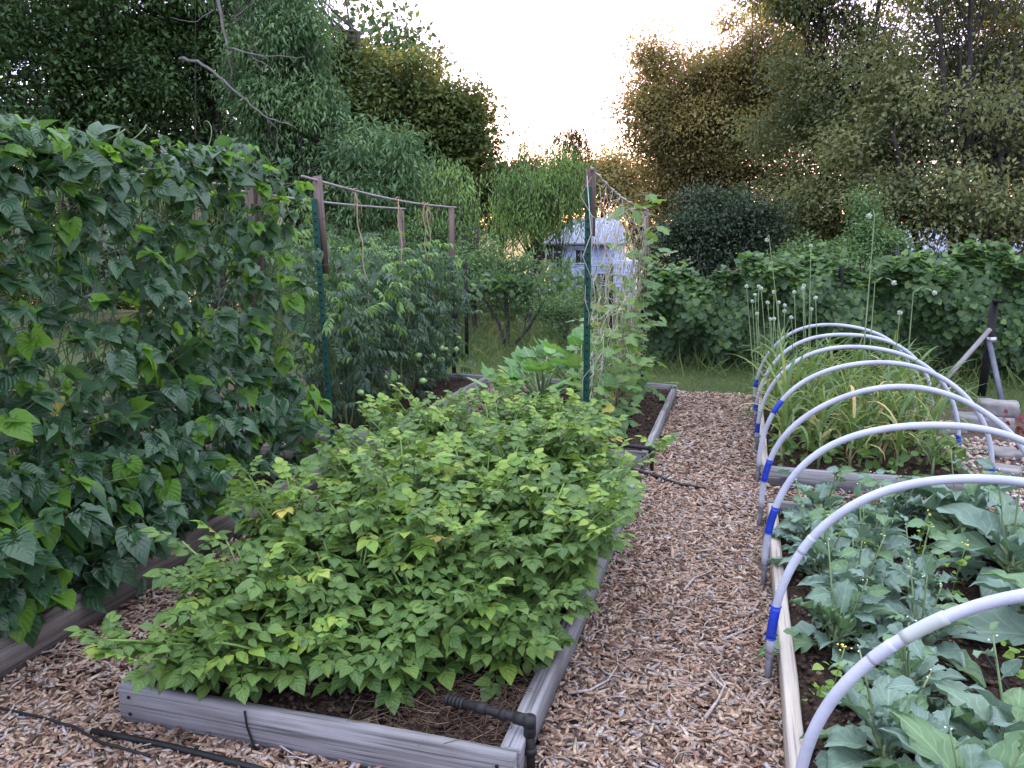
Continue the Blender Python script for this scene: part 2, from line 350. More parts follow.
T_simple = pack([(0, 0, 0), (-.28, .45, .08), (0, 1, -.1), (.28, .45, .08)], [(0, 1, 2), (0, 2, 3)], [(.5, 0), (0, .5), (.5, 1), (1, .5)])
T_narrow = pack([(0, 0, 0), (-.09, .4, .03), (0, 1, -.1), (.09, .4, .03)], [(0, 1, 2), (0, 2, 3)], [(.5, 0), (0, .5), (.5, 1), (1, .5)])
T_grape = [fan_tpl([.25, .45, .40, .56, .42, .55, .62, .55, .42, .56, .40, .45, .25], c, seed=i) for i, c in enumerate((.1, .22, .3))]
T_zuc = [fan_tpl([.16, .27, .26, .36, .33, .46, .42, .66, .42, .46, .33, .36, .26, .27, .16], c, seed=i + 5) for i, c in enumerate((.0, .15, -.1))]
T_bras = [leaf_tpl([0, .14, .27, .34, .42, .50, .58, .66, .74, .82, .90, .96, 1.0], [.02, .022, .06, .15, .20, .24, .265, .275, .27, .235, .18, .11, .02], None, f, c, 3, ru, i) for i, (f, c, ru) in enumerate(((.6, .7, .09), (.3, 1.3, .12), (.8, 1.1, .08), (.4, .4, .12)))]
T_blade = pack([(-.04, 0, 0), (.04, 0, 0), (.03, .6, -.08), (-.03, .6, -.08), (0, 1, -.3)], [(0, 1, 2, 3), (3, 2, 4)], [(0, 0), (1, 0), (1, .6), (0, .6), (.5, 1)])

def rdir(n, zlo=-1, zhi=1, rng=R):
    a = rng.uniform(0, 2 * math.pi, n); z = rng.uniform(zlo, zhi, n); r = np.sqrt(np.maximum(0, 1 - z * z))
    return np.stack([r * np.cos(a), r * np.sin(a), z], -1)

# ------------------------------------------------------------------ ground, paths, lawn
def terrain_z(x, y):
    t = np.clip((y - 12) / 26, 0, 1); t = t * t * (3 - 2 * t)
    far = np.clip((y - 60) / 200, 0, 1)
    return -3.2 * t + 8 * far * far
gx = np.concatenate([np.linspace(-400, -30, 12), np.linspace(-26, 26, 40), np.linspace(30, 400, 12)])
gy = np.concatenate([np.linspace(-60, -8, 5), np.linspace(-5, 60, 60), np.linspace(70, 600, 16)])
X, Y = np.meshgrid(gx, gy); Z = terrain_z(X, Y)
nx = len(gx); ny = len(gy); b = MB()
i, j = np.meshgrid(np.arange(nx - 1), np.arange(ny - 1)); a0 = (j * nx + i).ravel()
b.raw(np.stack([X, Y, Z], -1).reshape(-1, 3), np.stack([a0, a0 + 1, a0 + nx + 1, a0 + nx], -1).ravel(), np.full(len(a0), 4), np.zeros(len(a0), int), np.zeros((4 * len(a0), 2)))
kind(b.build('ground', M['lawn'], smooth=True), 'structure')

def sheet(name, x0, x1, y0, y1, z, mat, step=.05, amp=.008, rough_edge=0.0):
    xs = np.arange(x0, x1 + 1e-6, step); ys = np.arange(y0, y1 + 1e-6, step); X, Y = np.meshgrid(xs, ys)
    Z = z + R.uniform(0, amp, X.shape)
    if rough_edge: Y[-1] += R.uniform(-rough_edge, rough_edge, len(xs))
    b = MB(); nx = len(xs); ny = len(ys); i, j = np.meshgrid(np.arange(nx - 1), np.arange(ny - 1)); a0 = (j * nx + i).ravel()
    b.raw(np.stack([X, Y, Z], -1).reshape(-1, 3), np.stack([a0, a0 + 1, a0 + nx + 1, a0 + nx], -1).ravel(), np.full(len(a0), 4), np.zeros(len(a0), int), np.zeros((4 * len(a0), 2)))
    return b, name, mat
b, _, _ = sheet('p', -5.2, 3.2, -.6, 8.1, .004, None, .06, .006, .08)
kind(b.build('mulch_path', M['mulch'], smooth=True), 'structure')

BEDS = dict(pot=(-1.90, -.55, 1.95, 4.70), squash=(-1.90, -.56, 5.30, 7.90), bras=(.20, 1.46, .8, 4.52), gar=(.19, 1.45, 5.17, 7.95), bean=(-3.85, -2.50, .9, 4.70), tom=(-3.80, -2.50, 5.30, 7.90))
def in_bed(x, y, pad=.0):
    m = np.zeros(len(x), bool)
    for (a, c, d, e) in BEDS.values(): m |= (x > a - pad) & (x < c + pad) & (y > d - pad) & (y < e + pad)
    return m
# wood chips: thin curved slivers and blocks lying in every direction
def chips(n, x0, x1, y0, y1, zt, ln=(.018, .055), wd=(.006, .017), tilt=.28, mat='chips', bd=0.0, keep=None):
    x = R.uniform(x0, x1, n); y = R.uniform(y0, y1, n); m = ~in_bed(x, y, bd)
    if keep is not None: m &= keep(x, y)
    x, y = x[m], y[m]; n = len(x)
    L = R.uniform(*ln, n) * R.choice([1, 1, 1, 1.6], n); W = R.uniform(*wd, n); T = R.uniform(.0015, .006, n)
    a = R.uniform(0, 2 * math.pi, n); d = nrm(np.stack([np.cos(a), np.sin(a), R.normal(0, tilt, n)], -1))
    up = nrm(np.stack([R.normal(0, tilt, n), R.normal(0, tilt, n), np.ones(n)], -1))
    s = nrm(np.cross(d, up)); u = np.cross(s, d)
    z = R.uniform(.004, zt, n); c = np.stack([x, y, z], -1)
    tp = R.uniform(.35, 1, (n, 1)); bend = R.normal(0, .12, (n, 1)) * L[:, None]
    e0 = c - d * L[:, None] / 2 + s * bend; e1 = c + d * L[:, None] / 2 + s * bend
    W_ = s * W[:, None] / 2; T_ = u * T[:, None]
    V = np.stack([e0 - W_ * tp, e0 + W_ * tp, c - W_, c + W_, e1 - W_ * tp * .7, e1 + W_ * tp * .7], 1)
    V = np.concatenate([V, V + T_[:, None, :]], 1)
    f = np.array([6, 8, 9, 7, 8, 10, 11, 9, 0, 6, 7, 1, 4, 5, 11, 10, 0, 2, 8, 6, 2, 4, 10, 8, 1, 7, 9, 3, 3, 9, 11, 5])[::1]
    b = MB(); b.raw(V.reshape(-1, 3), (f[None] + (np.arange(n) * 12)[:, None]).ravel(), np.full(8 * n, 4), np.zeros(8 * n, int), np.zeros((32 * n, 2)))
    return b
def merge(bs):
    o = MB()
    for q in bs:
        for v, l, n, m, uv in zip(q.v, q.l, q.n, q.m, q.uv):
            base = sum(0 for _ in ())
        k0 = o.k
        for v, l, n, m, uv in zip(q.v, q.l, q.n, q.m, q.uv): o.v.append(v); o.l.append(l + k0); o.n.append(n); o.m.append(m); o.uv.append(uv)
        o.k += q.k
    return o
cb = merge([chips(26000, -.60, .24, 1.3, 4.6, .028, ln=(.012, .048), wd=(.004, .016)), chips(500, -.60, .24, 1.3, 5.5, .034, ln=(.05, .09), wd=(.01, .02)), chips(9000, -.60, .24, 4.6, 8.2, .028, ln=(.022, .06), wd=(.008, .02)),
            chips(15000, -2.6, -.5, 1.2, 2.0, .028, ln=(.012, .05), wd=(.004, .017)), chips(8000, -2.55, -1.85, 2.0, 4.8, .028), chips(7000, -4.2, .2, 4.68, 5.32, .03),
            chips(3500, -2.55, -1.85, 5.3, 8.1, .03, ln=(.025, .06), wd=(.008, .02)), chips(1500, .15, 1.6, 4.5, 5.2, .03), chips(2500, 1.5, 3.0, 1.5, 4.8, .03, ln=(.02, .06)), chips(1500, -4.2, .4, 7.9, 8.15, .02)])
kind(tag(cb.build('wood_chips', M['chips']), 'brown and grey wood chip mulch covering the paths', 'wood chips'), 'stuff')
# long slivers and twigs on the mulch
sb = MB()
for k in range(260):
    x = R.uniform(-.55, .2) if k % 3 else R.uniform(-2.4, -.6); y = R.uniform(1.5, 6) if k % 3 else R.uniform(1.4, 1.95) if k % 2 else R.uniform(2, 4.5)
    if k % 3 == 0 and y > 1.95: x = R.uniform(-2.45, -1.92)
    L = R.uniform(.05, .14); a = R.uniform(0, 6.28); cv = R.normal(0, .6)
    t = np.linspace(-.5, .5, 5); P = np.stack([x + np.cos(a + cv * t) * L * t, y + np.sin(a + cv * t) * L * t, .032 + .006 * np.cos(t * 3)], -1)
    sb.tube(P, np.array([.0015, .003, .0035, .003, .001]) * R.uniform(.6, 1.3), 4)
kind(tag(sb.build('bark_slivers', M['stick']), 'long thin bark slivers scattered over the wood chips', 'bark slivers'), 'stuff')
for (pts, r, lab) in [([(568, 693), (590, 690), (608, 680), (618, 665), (616, 650)], .006, 'curved grey stick lying on the chips near the front bed corner'),
                      ([(705, 718), (718, 700), (725, 685), (712, 665)], .007, 'forked pale stick lying in the middle of the path'),
                      ([(722, 640), (745, 630), (762, 622)], .007, 'straight pale stick beside the right bed board'),
                      ([(684, 590), (694, 578), (714, 570)], .007, 'reddish stick lying across the middle of the chip path')]:
    P = []
    for (x, y) in pts:
        dd = (x - 512) * _rt + (384 - y) * _up + F * _fw; P.append(CAM + dd * (.036 - H) / dd[2])
    b = MB(); b.tube(P, np.linspace(r, r * .35, len(P)), 6); tag(b.build('stick', M['stick'], smooth=True), lab, 'stick')
# pebbles beside the garlic bed
def blobs(n, pos, size, mat, flat=.6, sub=1):
    ico = []
    t = (1 + 5 ** .5) / 2
    v = np.array([(-1, t, 0), (1, t, 0), (-1, -t, 0), (1, -t, 0), (0, -1, t), (0, 1, t), (0, -1, -t), (0, 1, -t), (t, 0, -1), (t, 0, 1), (-t, 0, -1), (-t, 0, 1)], float); v /= np.linalg.norm(v[0])
    f = np.array([0, 11, 5, 0, 5, 1, 0, 1, 7, 0, 7, 10, 0, 10, 11, 1, 5, 9, 5, 11, 4, 11, 10, 2, 10, 7, 6, 7, 1, 8, 3, 9, 4, 3, 4, 2, 3, 2, 6, 3, 6, 8, 3, 8, 9, 4, 9, 5, 2, 4, 11, 6, 2, 10, 8, 6, 7, 9, 8, 1])
    S = size[:, None, None] * R.uniform(.6, 1.2, (n, 1, 3)) * np.array([1, 1, flat]); V = v[None] * S * R.uniform(.8, 1.15, (n, 12, 1))
    a = R.uniform(0, 6.28, n); c, s = np.cos(a)[:, None], np.sin(a)[:, None]
    V = np.stack([V[..., 0] * c - V[..., 1] * s, V[..., 0] * s + V[..., 1] * c, V[..., 2]], -1) + pos[:, None, :]
    b = MB(); b.raw(V.reshape(-1, 3), (f[None] + (np.arange(n) * 12)[:, None]).ravel(), np.full(20 * n, 3), np.zeros(20 * n, int), np.zeros((60 * n, 2))); return b
n = 3000; px = R.uniform(1.5, 3.2, n); py = R.uniform(4.9, 6.9, n)
kind(tag(blobs(n, np.stack([px, py, R.uniform(.004, .02, n)], -1), R.uniform(.012, .026, n), None).build('pebbles', M['pebble']), 'tan and white pebbles on the ground beside the far right bed', 'pebbles'), 'stuff')

# lawn blades
n = 42000; x = R.uniform(-7, 4.5, n); y = 8.0 + R.uniform(0, 1, n) ** 1.1 * 4.0
m = ~in_bed(x, y, .05); x, y = x[m], y[m]; n = len(x)
b = MB(); b.leaves(T_blade, np.stack([x, y, terrain_z(x, y)], -1), rdir(n, .35, 1), rdir(n, -.3, .3), R.uniform(.03, .075, n), 0)
kind(tag(b.build('lawn_grass', M['blade']), 'short mown grass behind the garden beds', 'grass'), 'stuff')
n = 9000; x = R.uniform(-9, 5, n); y = R.uniform(9.2, 14, n)
b = MB(); b.leaves(T_blade, np.stack([x, y, terrain_z(x, y)], -1), rdir(n, .5, 1), rdir(n, -.3, .3), R.uniform(.12, .4, n), 0, .5)
kind(tag(b.build('tall_grass', M['blade']), 'long rough grass along the foot of the wire fence', 'grass'), 'stuff')

# ------------------------------------------------------------------ raised beds
def soil_part(bd, z, parent, clods=900, yr=None):
    x0, x1, y0, y1 = bd; b, _, _ = sheet('s', x0 + .03, x1 - .03, y0 + .03, y1 - .03, z, None, .04, .03)
    ys = yr or (y0, y1)
    p = np.stack([R.uniform(x0 + .06, x1 - .06, clods), R.uniform(ys[0] + .06, ys[1] - .06, clods), np.full(clods, z + .022)], -1)
    s1 = b.build('soil', M['soil'], parent, smooth=True)
    blobs(clods, p, R.uniform(.004, .016, clods) , None).build('soil_clods', M['clod'], s1).location = (0, 0, 0)
    kk = [c for c in s1.children][0]; kk['kind'] = 'stuff'
    return s1
def board(parent, a, c, th, h, mat, z0=-.02, tilt=0.0, jag=.004):
    """a plank from a to c (x,y), its length along its own x axis"""
    a = Vector((*a, z0)); c = Vector((*c, z0)); L = (c - a).length; ang = math.atan2(c.y - a.y, c.x - a.x)
    n = max(2, int(L / .25)); xs = np.linspace(0, L, n + 1); V = []; Fc = []
    bev = .005
    prof = [(-th / 2, 0), (th / 2, 0), (th / 2, h - bev), (th / 2 - bev, h), (-th / 2 + bev, h), (-th / 2, h - bev)]
    for i, x in enumerate(xs):
        dy = R.normal(0, jag * .4); dz = R.normal(0, jag * .5)
        for k, (yy, zz) in enumerate(prof): V.append((x, yy + dy + tilt * zz, zz + (dz if zz > 0 else 0)))
    for i in range(n):
        for k in range(6): Fc.append((i * 6 + k, (i + 1) * 6 + k, (i + 1) * 6 + (k + 1) % 6, i * 6 + (k + 1) % 6))
    Fc.append(tuple(range(6))); Fc.append(tuple(n * 6 + k for k in range(6))[::-1])
    b = MB(); b.faces(V, Fc); o = b.build('board', mat, None); o.parent = parent; o.location = a - parent.location; o.rotation_euler = (0, 0, ang); return o
def screws(parent, pts, nrmv):
    for p in pts:
        b = MB(); p = np.array(p); q = np.array(nrmv); b.tube([p, p + q * .003], .006, 8); b.build('screw', M['black_steel'], parent)
def raised_bed(key, label, mats, th=.04, h=.16, soilz=.09, ends=(1, 1), clods=900, yr=None, tilt=0, thr=None):
    x0, x1, y0, y1 = BEDS[key]; t = thing('raised_bed', label, 'raised bed', ((x0 + x1) / 2, y0, 0))
    thr = thr or th
    # long sides run between the end planks
    board(t, (x0 + th / 2, y0 + th * ends[0]), (x0 + th / 2, y1 - th * ends[1]), th, h - .002, mats[0])
    rb = board(t, (x1 - thr / 2, y0 + th * ends[0] + .001), (x1 - thr / 2, y1 - th * ends[1] - .001), thr, h - .001, mats[1], tilt=-tilt)
    if ends[0]: board(t, (x0, y0 + th / 2), (x1, y0 + th / 2), th, h, mats[2])
    if ends[1]: board(t, (x0, y1 - th / 2), (x1, y1 - th / 2), th, h, mats[3])
    soil_part(BEDS[key], soilz, t, clods, yr)
    return t
g, br_, pa = M['wood_grey'], M['wood_brown'], M['wood_pale']
t = raised_bed('pot', 'weathered grey plank bed full of potato plants in the foreground', (g, g, g, g), .042, .165, .085, clods=2500, yr=(1.95, 3.2), thr=.062, tilt=.06)
screws(t, [(-1.86, 1.949, .11), (-1.86, 1.949, .05), (-.60, 1.949, .11), (-.60, 1.949, .05)], (0, -1, 0))
b = MB(); b.tube([(-1.42, 1.945, .14), (-1.415, 1.944, .09), (-1.395, 1.943, .03), (-1.38, 1.942, 0)], .0035, 5); b.build('crack', M['black_steel'], t)
t = raised_bed('squash', 'grey plank bed with squash and cucumbers behind the potato bed', (g, g, g, g), .04, .16, .08, clods=2200)
screws(t, [(-.585, 5.299, .11), (-.585, 5.299, .04)], (0, -1, 0))
raised_bed('bras', 'pale plank bed of blue green brassicas at bottom right', (pa, g, g, g), .048, .16, .08, ends=(0, 1), clods=5000)
raised_bed('gar', 'grey plank bed of yellowing garlic under the far hoops', (pa, g, g, g), .042, .16, .08, clods=1500)
raised_bed('bean', 'brown plank bed under the tall bean trellis at left', (br_, br_, br_, br_), .045, .19, .09, ends=(0, 1), clods=800)
raised_bed('tom', 'plank bed under the tomato plants at left rear', (g, g, g, g), .04, .16, .08, clods=600)

# dry grass litter inside the front right corner of the potato bed
n = 900; c = np.stack([np.clip(R.normal(-.85, .2, n), -1.4, -.62), np.clip(R.normal(2.25, .14, n), 2.0, 2.7), R.uniform(.10, .15, n)], -1)
b = MB(); dd = rdir(n, -.2, .3)
for i in range(n):
    L = R.uniform(.04, .11); s = nrm(np.cross(dd[i], [0, 0, 1])) * R.normal(0, .25) * L
    b.tube([c[i] - dd[i] * L / 2, c[i] + s * .5, c[i] + dd[i] * L / 2], .0011, 3, cap=False)
kind(tag(b.build('dry_grass_litter', M['straw']), 'brown dry grass litter in the front corner of the potato bed', 'dry grass'), 'stuff')

# ------------------------------------------------------------------ irrigation pipes
def ring(b, p, d, r, l, sides=14): p = np.array(p, float); d = nrm(np.array(d, float)); b.tube([p - d * l / 2, p + d * l / 2], r, sides)
t = thing('irrigation_elbow', 'black irrigation pipe elbow hooked over the front corner of the potato bed', 'irrigation pipe', (-.53, 2.03, 0))
EX, EY, EZ = -.545, 2.065, .190; DX = np.array([-.985, .17, 0.0])
def along(q): return np.array([EX, EY, EZ]) + DX * q
b = MB(); b.tube([along(0), along(.1) + (0, 0, -.001), along(.24) + (0, 0, -.004)], .0135, 12); b.build('pipe', M['poly'], t, True)
b = MB(); b.tube([(EX + .012, EY - .004, EZ), (EX + .016, EY - .008, .10), (EX + .02, EY - .012, -.02)], .0135, 12); b.build('pipe', M['poly'], t, True)
b = MB(); ring(b, along(.015), DX, .0185, .045); ring(b, (EX + .012, EY - .004, EZ - .018), (0, 0, 1), .0185, .05); ring(b, (EX + .011, EY - .004, EZ + .002), (0, 0, 1), .0195, .03); b.build('elbow', M['poly'], t, True)
for q, l_ in ((.075, .02), (.15, .035)):
    b = MB(); ring(b, along(q) + (0, 0, -.002), DX, .0175, l_); b.build('collar', M['poly'], t, True)
b = MB()
for k in range(5): ring(b, along(.215 + k * .013) + (0, 0, -.004), DX, .0185 - .002 * (k % 2), .009)
b.build('hose_barb', M['poly'], t, True)
b = MB(); ring(b, (EX + .016, EY - .008, .10), (0, 0, 1), .0185, .02); b.build('collar', M['poly'], t, True)
t = thing('irrigation_elbow', 'black irrigation pipe elbow on the front corner of the squash bed', 'irrigation pipe', (-.52, 5.27, 0))
b = MB(); b.tube([(-.80, 5.33, .17), (-.66, 5.30, .18), (-.535, 5.275, .178)], .014, 10); b.build('pipe', M['poly'], t, True)
b = MB(); b.tube([(-.522, 5.27, .175), (-.52, 5.268, .0)], .015, 10); b.build('pipe', M['poly'], t, True)
b = MB(); ring(b, (-.525, 5.27, .172), (0, 0, 1), .021, .05); b.build('elbow', M['poly'], t, True)
b = MB(); b.tube([(-.9, 5.28, .03), (-.62, 5.22, .035), (-.45, 5.10, .036), (-.30, 4.98, .035), (-.15, 4.96, .034)], [.012, .012, .012, .010, .005], 8)
tag(b.build('hose', M['poly'], None, True), 'black hose lying across the chips by the squash bed corner', 'hose')
def on_ground(x, y, z=.036):
    d = (x - 512) * _rt + (384 - y) * _up + F * _fw; return CAM + d * (z - H) / d[2]
b = MB(); b.tube([on_ground(*q) for q in ((92, 731), (130, 738), (170, 746), (210, 756), (255, 768), (300, 782), (400, 810))], .010, 10)
tag(b.build('hose', M['poly'], None, True), 'black hose running along the foot of the front grey board', 'hose')
b = MB(); b.tube([on_ground(*q) for q in ((-40, 700), (0, 708), (40, 717), (75, 727), (100, 742), (150, 756))], .0045, 8)
tag(b.build('drip_line', M['poly'], None, True), 'thin black drip line on the chips at bottom left', 'drip line')
b = MB(); b.tube([(.95, 1.9, .112), (.93, 2.6, .115), (.90, 3.2, .115), (.86, 3.7, .113), (.85, 4.2, .112)], .004, 6)
tag(b.build('drip_line', M['poly'], None, True), 'thin dark drip line on the soil between the brassica rows', 'drip line')

# ------------------------------------------------------------------ trellises
def post(name, label, x, y, h, lean=(0, 0), split=.62, ew=.038, group=None, steel='green_steel', back=False, wood=.5):
    """steel T post with a wooden upper length lashed to it"""
    t = thing(name, label, 'trellis post', (x, y, 0), group)
    hb = h * split; b = MB()
    dx, dy = lean
    def pt(z): return np.array([dx * z / h, dy * z / h, z])
    for (lo, hi) in (((-.022, -.004), (.022, .004)), ((-.004, .0045), (.004, .034))):
        z0, z1 = -.1, min(hb + .08, h - .02); V = []
        for z in (z0, z1):
            p = pt(z)
            V += [p + (lo[0], lo[1], 0), p + (hi[0], lo[1], 0), p + (hi[0], hi[1], 0), p + (lo[0], hi[1], 0)]
        b.faces(V, [(0, 1, 5, 4), (1, 2, 6, 5), (2, 3, 7, 6), (3, 0, 4, 7), (4, 5, 6, 7)])
    for z in np.arange(.15, hb, .055):
        p = pt(z); b.box(p + (-.006, -.009, -.008), p + (.006, -.0045, .008))
    o = b.build('steel_post', M[steel], t); o.location = (0, 0, 0)
    b = MB(); V = []; y0, y1 = (.0355, .075) if back else (-.05, -.0095)
    for z in (h * wood, h):
        p = pt(z); V += [p + (-ew / 2 + .006, y0, 0), p + (ew / 2 + .006, y0, 0), p + (ew / 2 + .006, y1, 0), p + (-ew / 2 + .006, y1, 0)]
    b.faces(V, [(0, 1, 5, 4), (1, 2, 6, 5), (2, 3, 7, 6), (3, 0, 4, 7), (4, 5, 6, 7), (3, 2, 1, 0)])
    o = b.build('wooden_stake', M['wood_post'], t); o.location = (0, 0, 0)
    for z in (h * wood + .06, min(hb, h) - .05):
        b = MB(); p = pt(z); ya, yb = (-.008, .078) if back else (-.053, .037); b.tube([p + (-.024, ya, 0), p + (.034, ya, .004), p + (.036, yb, .002), p + (-.025, yb, 0), p + (-.026, ya, -.004)], .002, 4)
        o = b.build('wire_tie', M['wire'], t); o.location = (0, 0, 0)
    return t
def rail(label, a, c, sag=.02, r=.0095, mat='rail'):
    a = np.array(a); c = np.array(c); u = np.linspace(0, 1, 12)[:, None]
    P = a + (c - a) * u; P[:, 2] -= (np.sin(u[:, 0] * math.pi)) * sag
    b = MB(); b.tube(P, r, 10); return tag(b.build('trellis_rail', M[mat], None, True), label, 'rail')
post('trellis_post', 'near right post of the tomato trellis, dark green below and brown above', -2.84, 5.14, 2.0, (-.07, 0), .88, .055, back=True, wood=.66)
post('trellis_post', 'far right post of the tomato trellis beneath the rail end', -2.90, 7.92, 1.86, (0, 0), .55, .05, steel='black_steel')
post('trellis_post', 'far left post of the tomato trellis seen between the rails', -3.45, 7.9, 1.84, (0, 0), .55, .05, steel='black_steel')
post('trellis_post', 'near left post of the tomato trellis behind the bean leaves', -3.45, 5.2, 1.91, (0, 0), .6, .045, steel='black_steel')
post('trellis_post', 'brown post at the far end of the bean trellis', -2.92, 4.5, 1.93, (-.02, 0), .55, .05, steel='black_steel')
post('trellis_post', 'back post at the far end of the bean trellis hidden in leaves', -3.45, 4.6, 1.93, (0, 0), .6, .045)
post('trellis_post', 'near post of the bean trellis buried in leaves at left', -2.92, 2.2, 1.98, (0, 0), .6, .045)
rail('metal rail along the top of the near side of the tomato trellis', (-2.90, 4.98, 1.985), (-2.90, 8.05, 1.87), .04)
rail('metal rail along the top of the far side of the tomato trellis', (-3.45, 4.9, 1.905), (-3.45, 8.0, 1.86), .02)
rail('metal pipe along the top of the bean trellis above the leaves', (-2.92, 1.6, 1.985), (-2.92, 4.78, 1.925), .0)
rail('metal pipe along the back of the bean trellis among leaves', (-3.45, 1.6, 1.99), (-3.45, 4.95, 1.93), .0)
for k, (Yp, bz, dx) in enumerate([(5.75, .95, .10), (6.55, .9, .06), (7.15, 1.1, .02), (7.25, .8, .05)]):
    z1 = 1.985 - .115 * (Yp - 4.98) / 3.07 - .03; t_ = np.linspace(0, 1, 14)
    x = -2.90 + dx * t_ + .012 * np.sin(t_ * 19 + k); P = np.stack([x, Yp + .02 * t_, z1 - (z1 - bz) * t_], -1)
    b = MB(); b.tube(P, .0045, 5); b.tube([(-2.90, Yp, z1 - .02), (-2.885, Yp + .01, z1 + .02), (-2.9, Yp, z1 + .018), (-2.915, Yp - .01, z1 + .0), (-2.9, Yp, z1 - .03)], .005, 5)
    for q in range(3): b.tube([(-2.90, Yp, z1 - .03), (-2.90 + R.uniform(-.05, .05), Yp + .03, z1 - .1), (-2.90 + R.uniform(-.05, .05), Yp + .05, z1 - .2)], .003, 4)
    tag(b.build('hanging_twine', M['twine'], None, True), ['jute twine hanging from the near tomato rail closest to the green post', 'jute twine hanging near the middle of the near tomato rail', 'second twine from the far end of the near tomato rail', 'slack twine hanging low at the far end of the near tomato rail'][k], 'twine', 'twines on the tomato trellis')
for k, Yp in enumerate((5.55, 6.2)):
    z1 = 1.88; t_ = np.linspace(0, 1, 12); b = MB()
    b.tube(np.stack([-3.45 + .03 * np.sin(t_ * 9), Yp + .03 * np.cos(t_ * 7), z1 - .6 * t_], -1), .004, 5); b.tube(np.stack([-3.45 + .06 * t_, Yp + .04 * np.sin(t_ * 8), z1 - .45 * t_], -1), .003, 5)
    tag(b.build('hanging_twine', M['twine'], None, True), ['knotted twine hanging from the back tomato rail just beyond the beans', 'loose twine hanging from the back rail behind the green post'][k], 'twine', 'twines on the tomato trellis')
# cucumber net between two posts
CA = np.array([-1.0, 5.42, 0]); CB = np.array([-.90, 7.8, 0])
post('trellis_post', 'tall dark green post standing in front of the cucumber net', CA[0], CA[1], 2.03, (-.015, 0), .90, .06, back=True, wood=.78)
post('trellis_post', 'short pale stake post at the far end of the cucumber net', CB[0], CB[1], 1.83, (0, 0), .62, .045, steel='black_steel')
t = thing('cucumber_net', 'sagging white string net covered in dry tendrils between two posts', 'trellis net', CA)
b = MB(); u = np.linspace(0, 1, 20); P = CA + (CB - CA) * u[:, None]; P[:, 2] = 2.03 - .2 * u - .05 * np.sin(u * math.pi) + .008 * np.sin(u * 60); P[:, 0] += .006 * np.cos(u * 60)
b.tube(P, .009, 6); b.tube(P + np.stack([.012 * np.cos(u * 70), u * 0, .012 * np.sin(u * 70)], -1), .005, 5); b.build('top_rope', M['net'], t, True)
b = MB()
nz, nu = 13, 18
G = np.zeros((nz, nu, 3))
for a in range(nz):
    for c in range(nu):
        u = c / (nu - 1); top = 2.0 - .2 * u - .05 * math.sin(u * math.pi); z = top - (top - .35) * a / (nz - 1)
        G[a, c] = CA + (CB - CA) * u + np.array([R.normal(0, .025), R.normal(0, .02), 0]); G[a, c, 2] = z + R.normal(0, .02)
for a in range(nz):
    for c in range(nu - 1):
        m_ = (G[a, c] + G[a, c + 1]) / 2; m_[2] -= R.uniform(.01, .05); b.tube([G[a, c], m_, G[a, c + 1]], .0022, 4, cap=False)
for c in range(nu): b.tube(G[:, c], .0022, 4, cap=False)
b.tube([CA + (-.02, -.03, 1.98), CA + (.02, -.06, 1.6), CA + (-.035, -.055, 1.45), CA + (.03, -.06, 1.30)], .003, 4)
b.build('netting', M['net'], t)
b = MB()
for k in range(300):
    u = R.uniform(.05, 1); z = R.uniform(.35, 1.85 - .1 * u) ; p = CA + (CB - CA) * u + (R.normal(0, .04), R.normal(0, .05), z)
    L = R.uniform(.06, .28); q = p.copy(); P = [p]
    for s_ in range(4): q = q + np.array([R.normal(0, .02), R.normal(0, .03), -L / 4 * R.uniform(.3, 1.4)]); P.append(q)
    b.tube(P, R.uniform(.0012, .0026), 3, cap=False)
b.build('dry_tendril', M['dry'], t)

# ------------------------------------------------------------------ hoops
def hoop(label, Y, z=.83, xs=(.165, 1.50), blue=None, joints=(), tiltx=0.0, rr=.0148, low=.30):
    t = thing('hoop', label, 'hoop', (xs[0], Y, 0), 'white plastic hoops over the right beds')
    cx = (xs[0] + xs[1]) / 2; a = (xs[1] - xs[0]) / 2
    ph = R.uniform(0, 6.28, 3)
    def P(th):  # 0 .. pi
        c = math.cos(th); s_ = math.sin(th)
        w_ = s_ * .009; return np.array([cx - a * np.sign(c) * abs(c) ** .98 + w_ * math.sin(3 * th + ph[0]), Y + w_ * 2.5 * math.sin(1.3 * th + ph[1]), .10 + (z - .10) * abs(s_) ** .80 + w_ * math.sin(4 * th + ph[2])])
    ths = np.linspace(.0, math.pi, 60)
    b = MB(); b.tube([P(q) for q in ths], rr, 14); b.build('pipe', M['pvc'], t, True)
    for sx, th0 in ((-1, 0), (1, math.pi)):
        p = P(th0); b = MB(); b.tube([(p[0], p[1], -.05), (p[0], p[1], .16), (p[0] + (.008 if sx < 0 else -.008), p[1], .24)], rr * .80, 12); b.build('stake', M['pvc_grey'], t, True)
        b = MB(); b.tube([(p[0] - sx * .03, Y - .004, .135), (p[0] - sx * -.0, Y - .024, .13), (p[0] + sx * .022, Y, .128), (p[0], Y + .024, .13), (p[0] - sx * .03, Y + .004, .135)], .0025, 5); b.build('pipe_clip', M['wire'], t)
        b0, b1 = (blue or (.04, .11)); q = np.linspace(b0, b1, 8) if sx < 0 else math.pi - np.linspace(.05, .12, 8)
        b = MB(); pp = [P(v) for v in q]; b.tube(pp, rr * 1.16, 14)
        for e in (0, -1): b.tube([pp[e], pp[e] + (pp[1] - pp[0]) * .2], rr * 1.3, 14)
        b.build('blue_sleeve', M['blue'], t, True)
    for (j0, j1, rj, mk) in joints:
        b = MB(); b.tube([P(v) for v in np.linspace(j0, j1, 8)], rr * rj, 14); b.build('joint', M[mk], t, True)
    return t
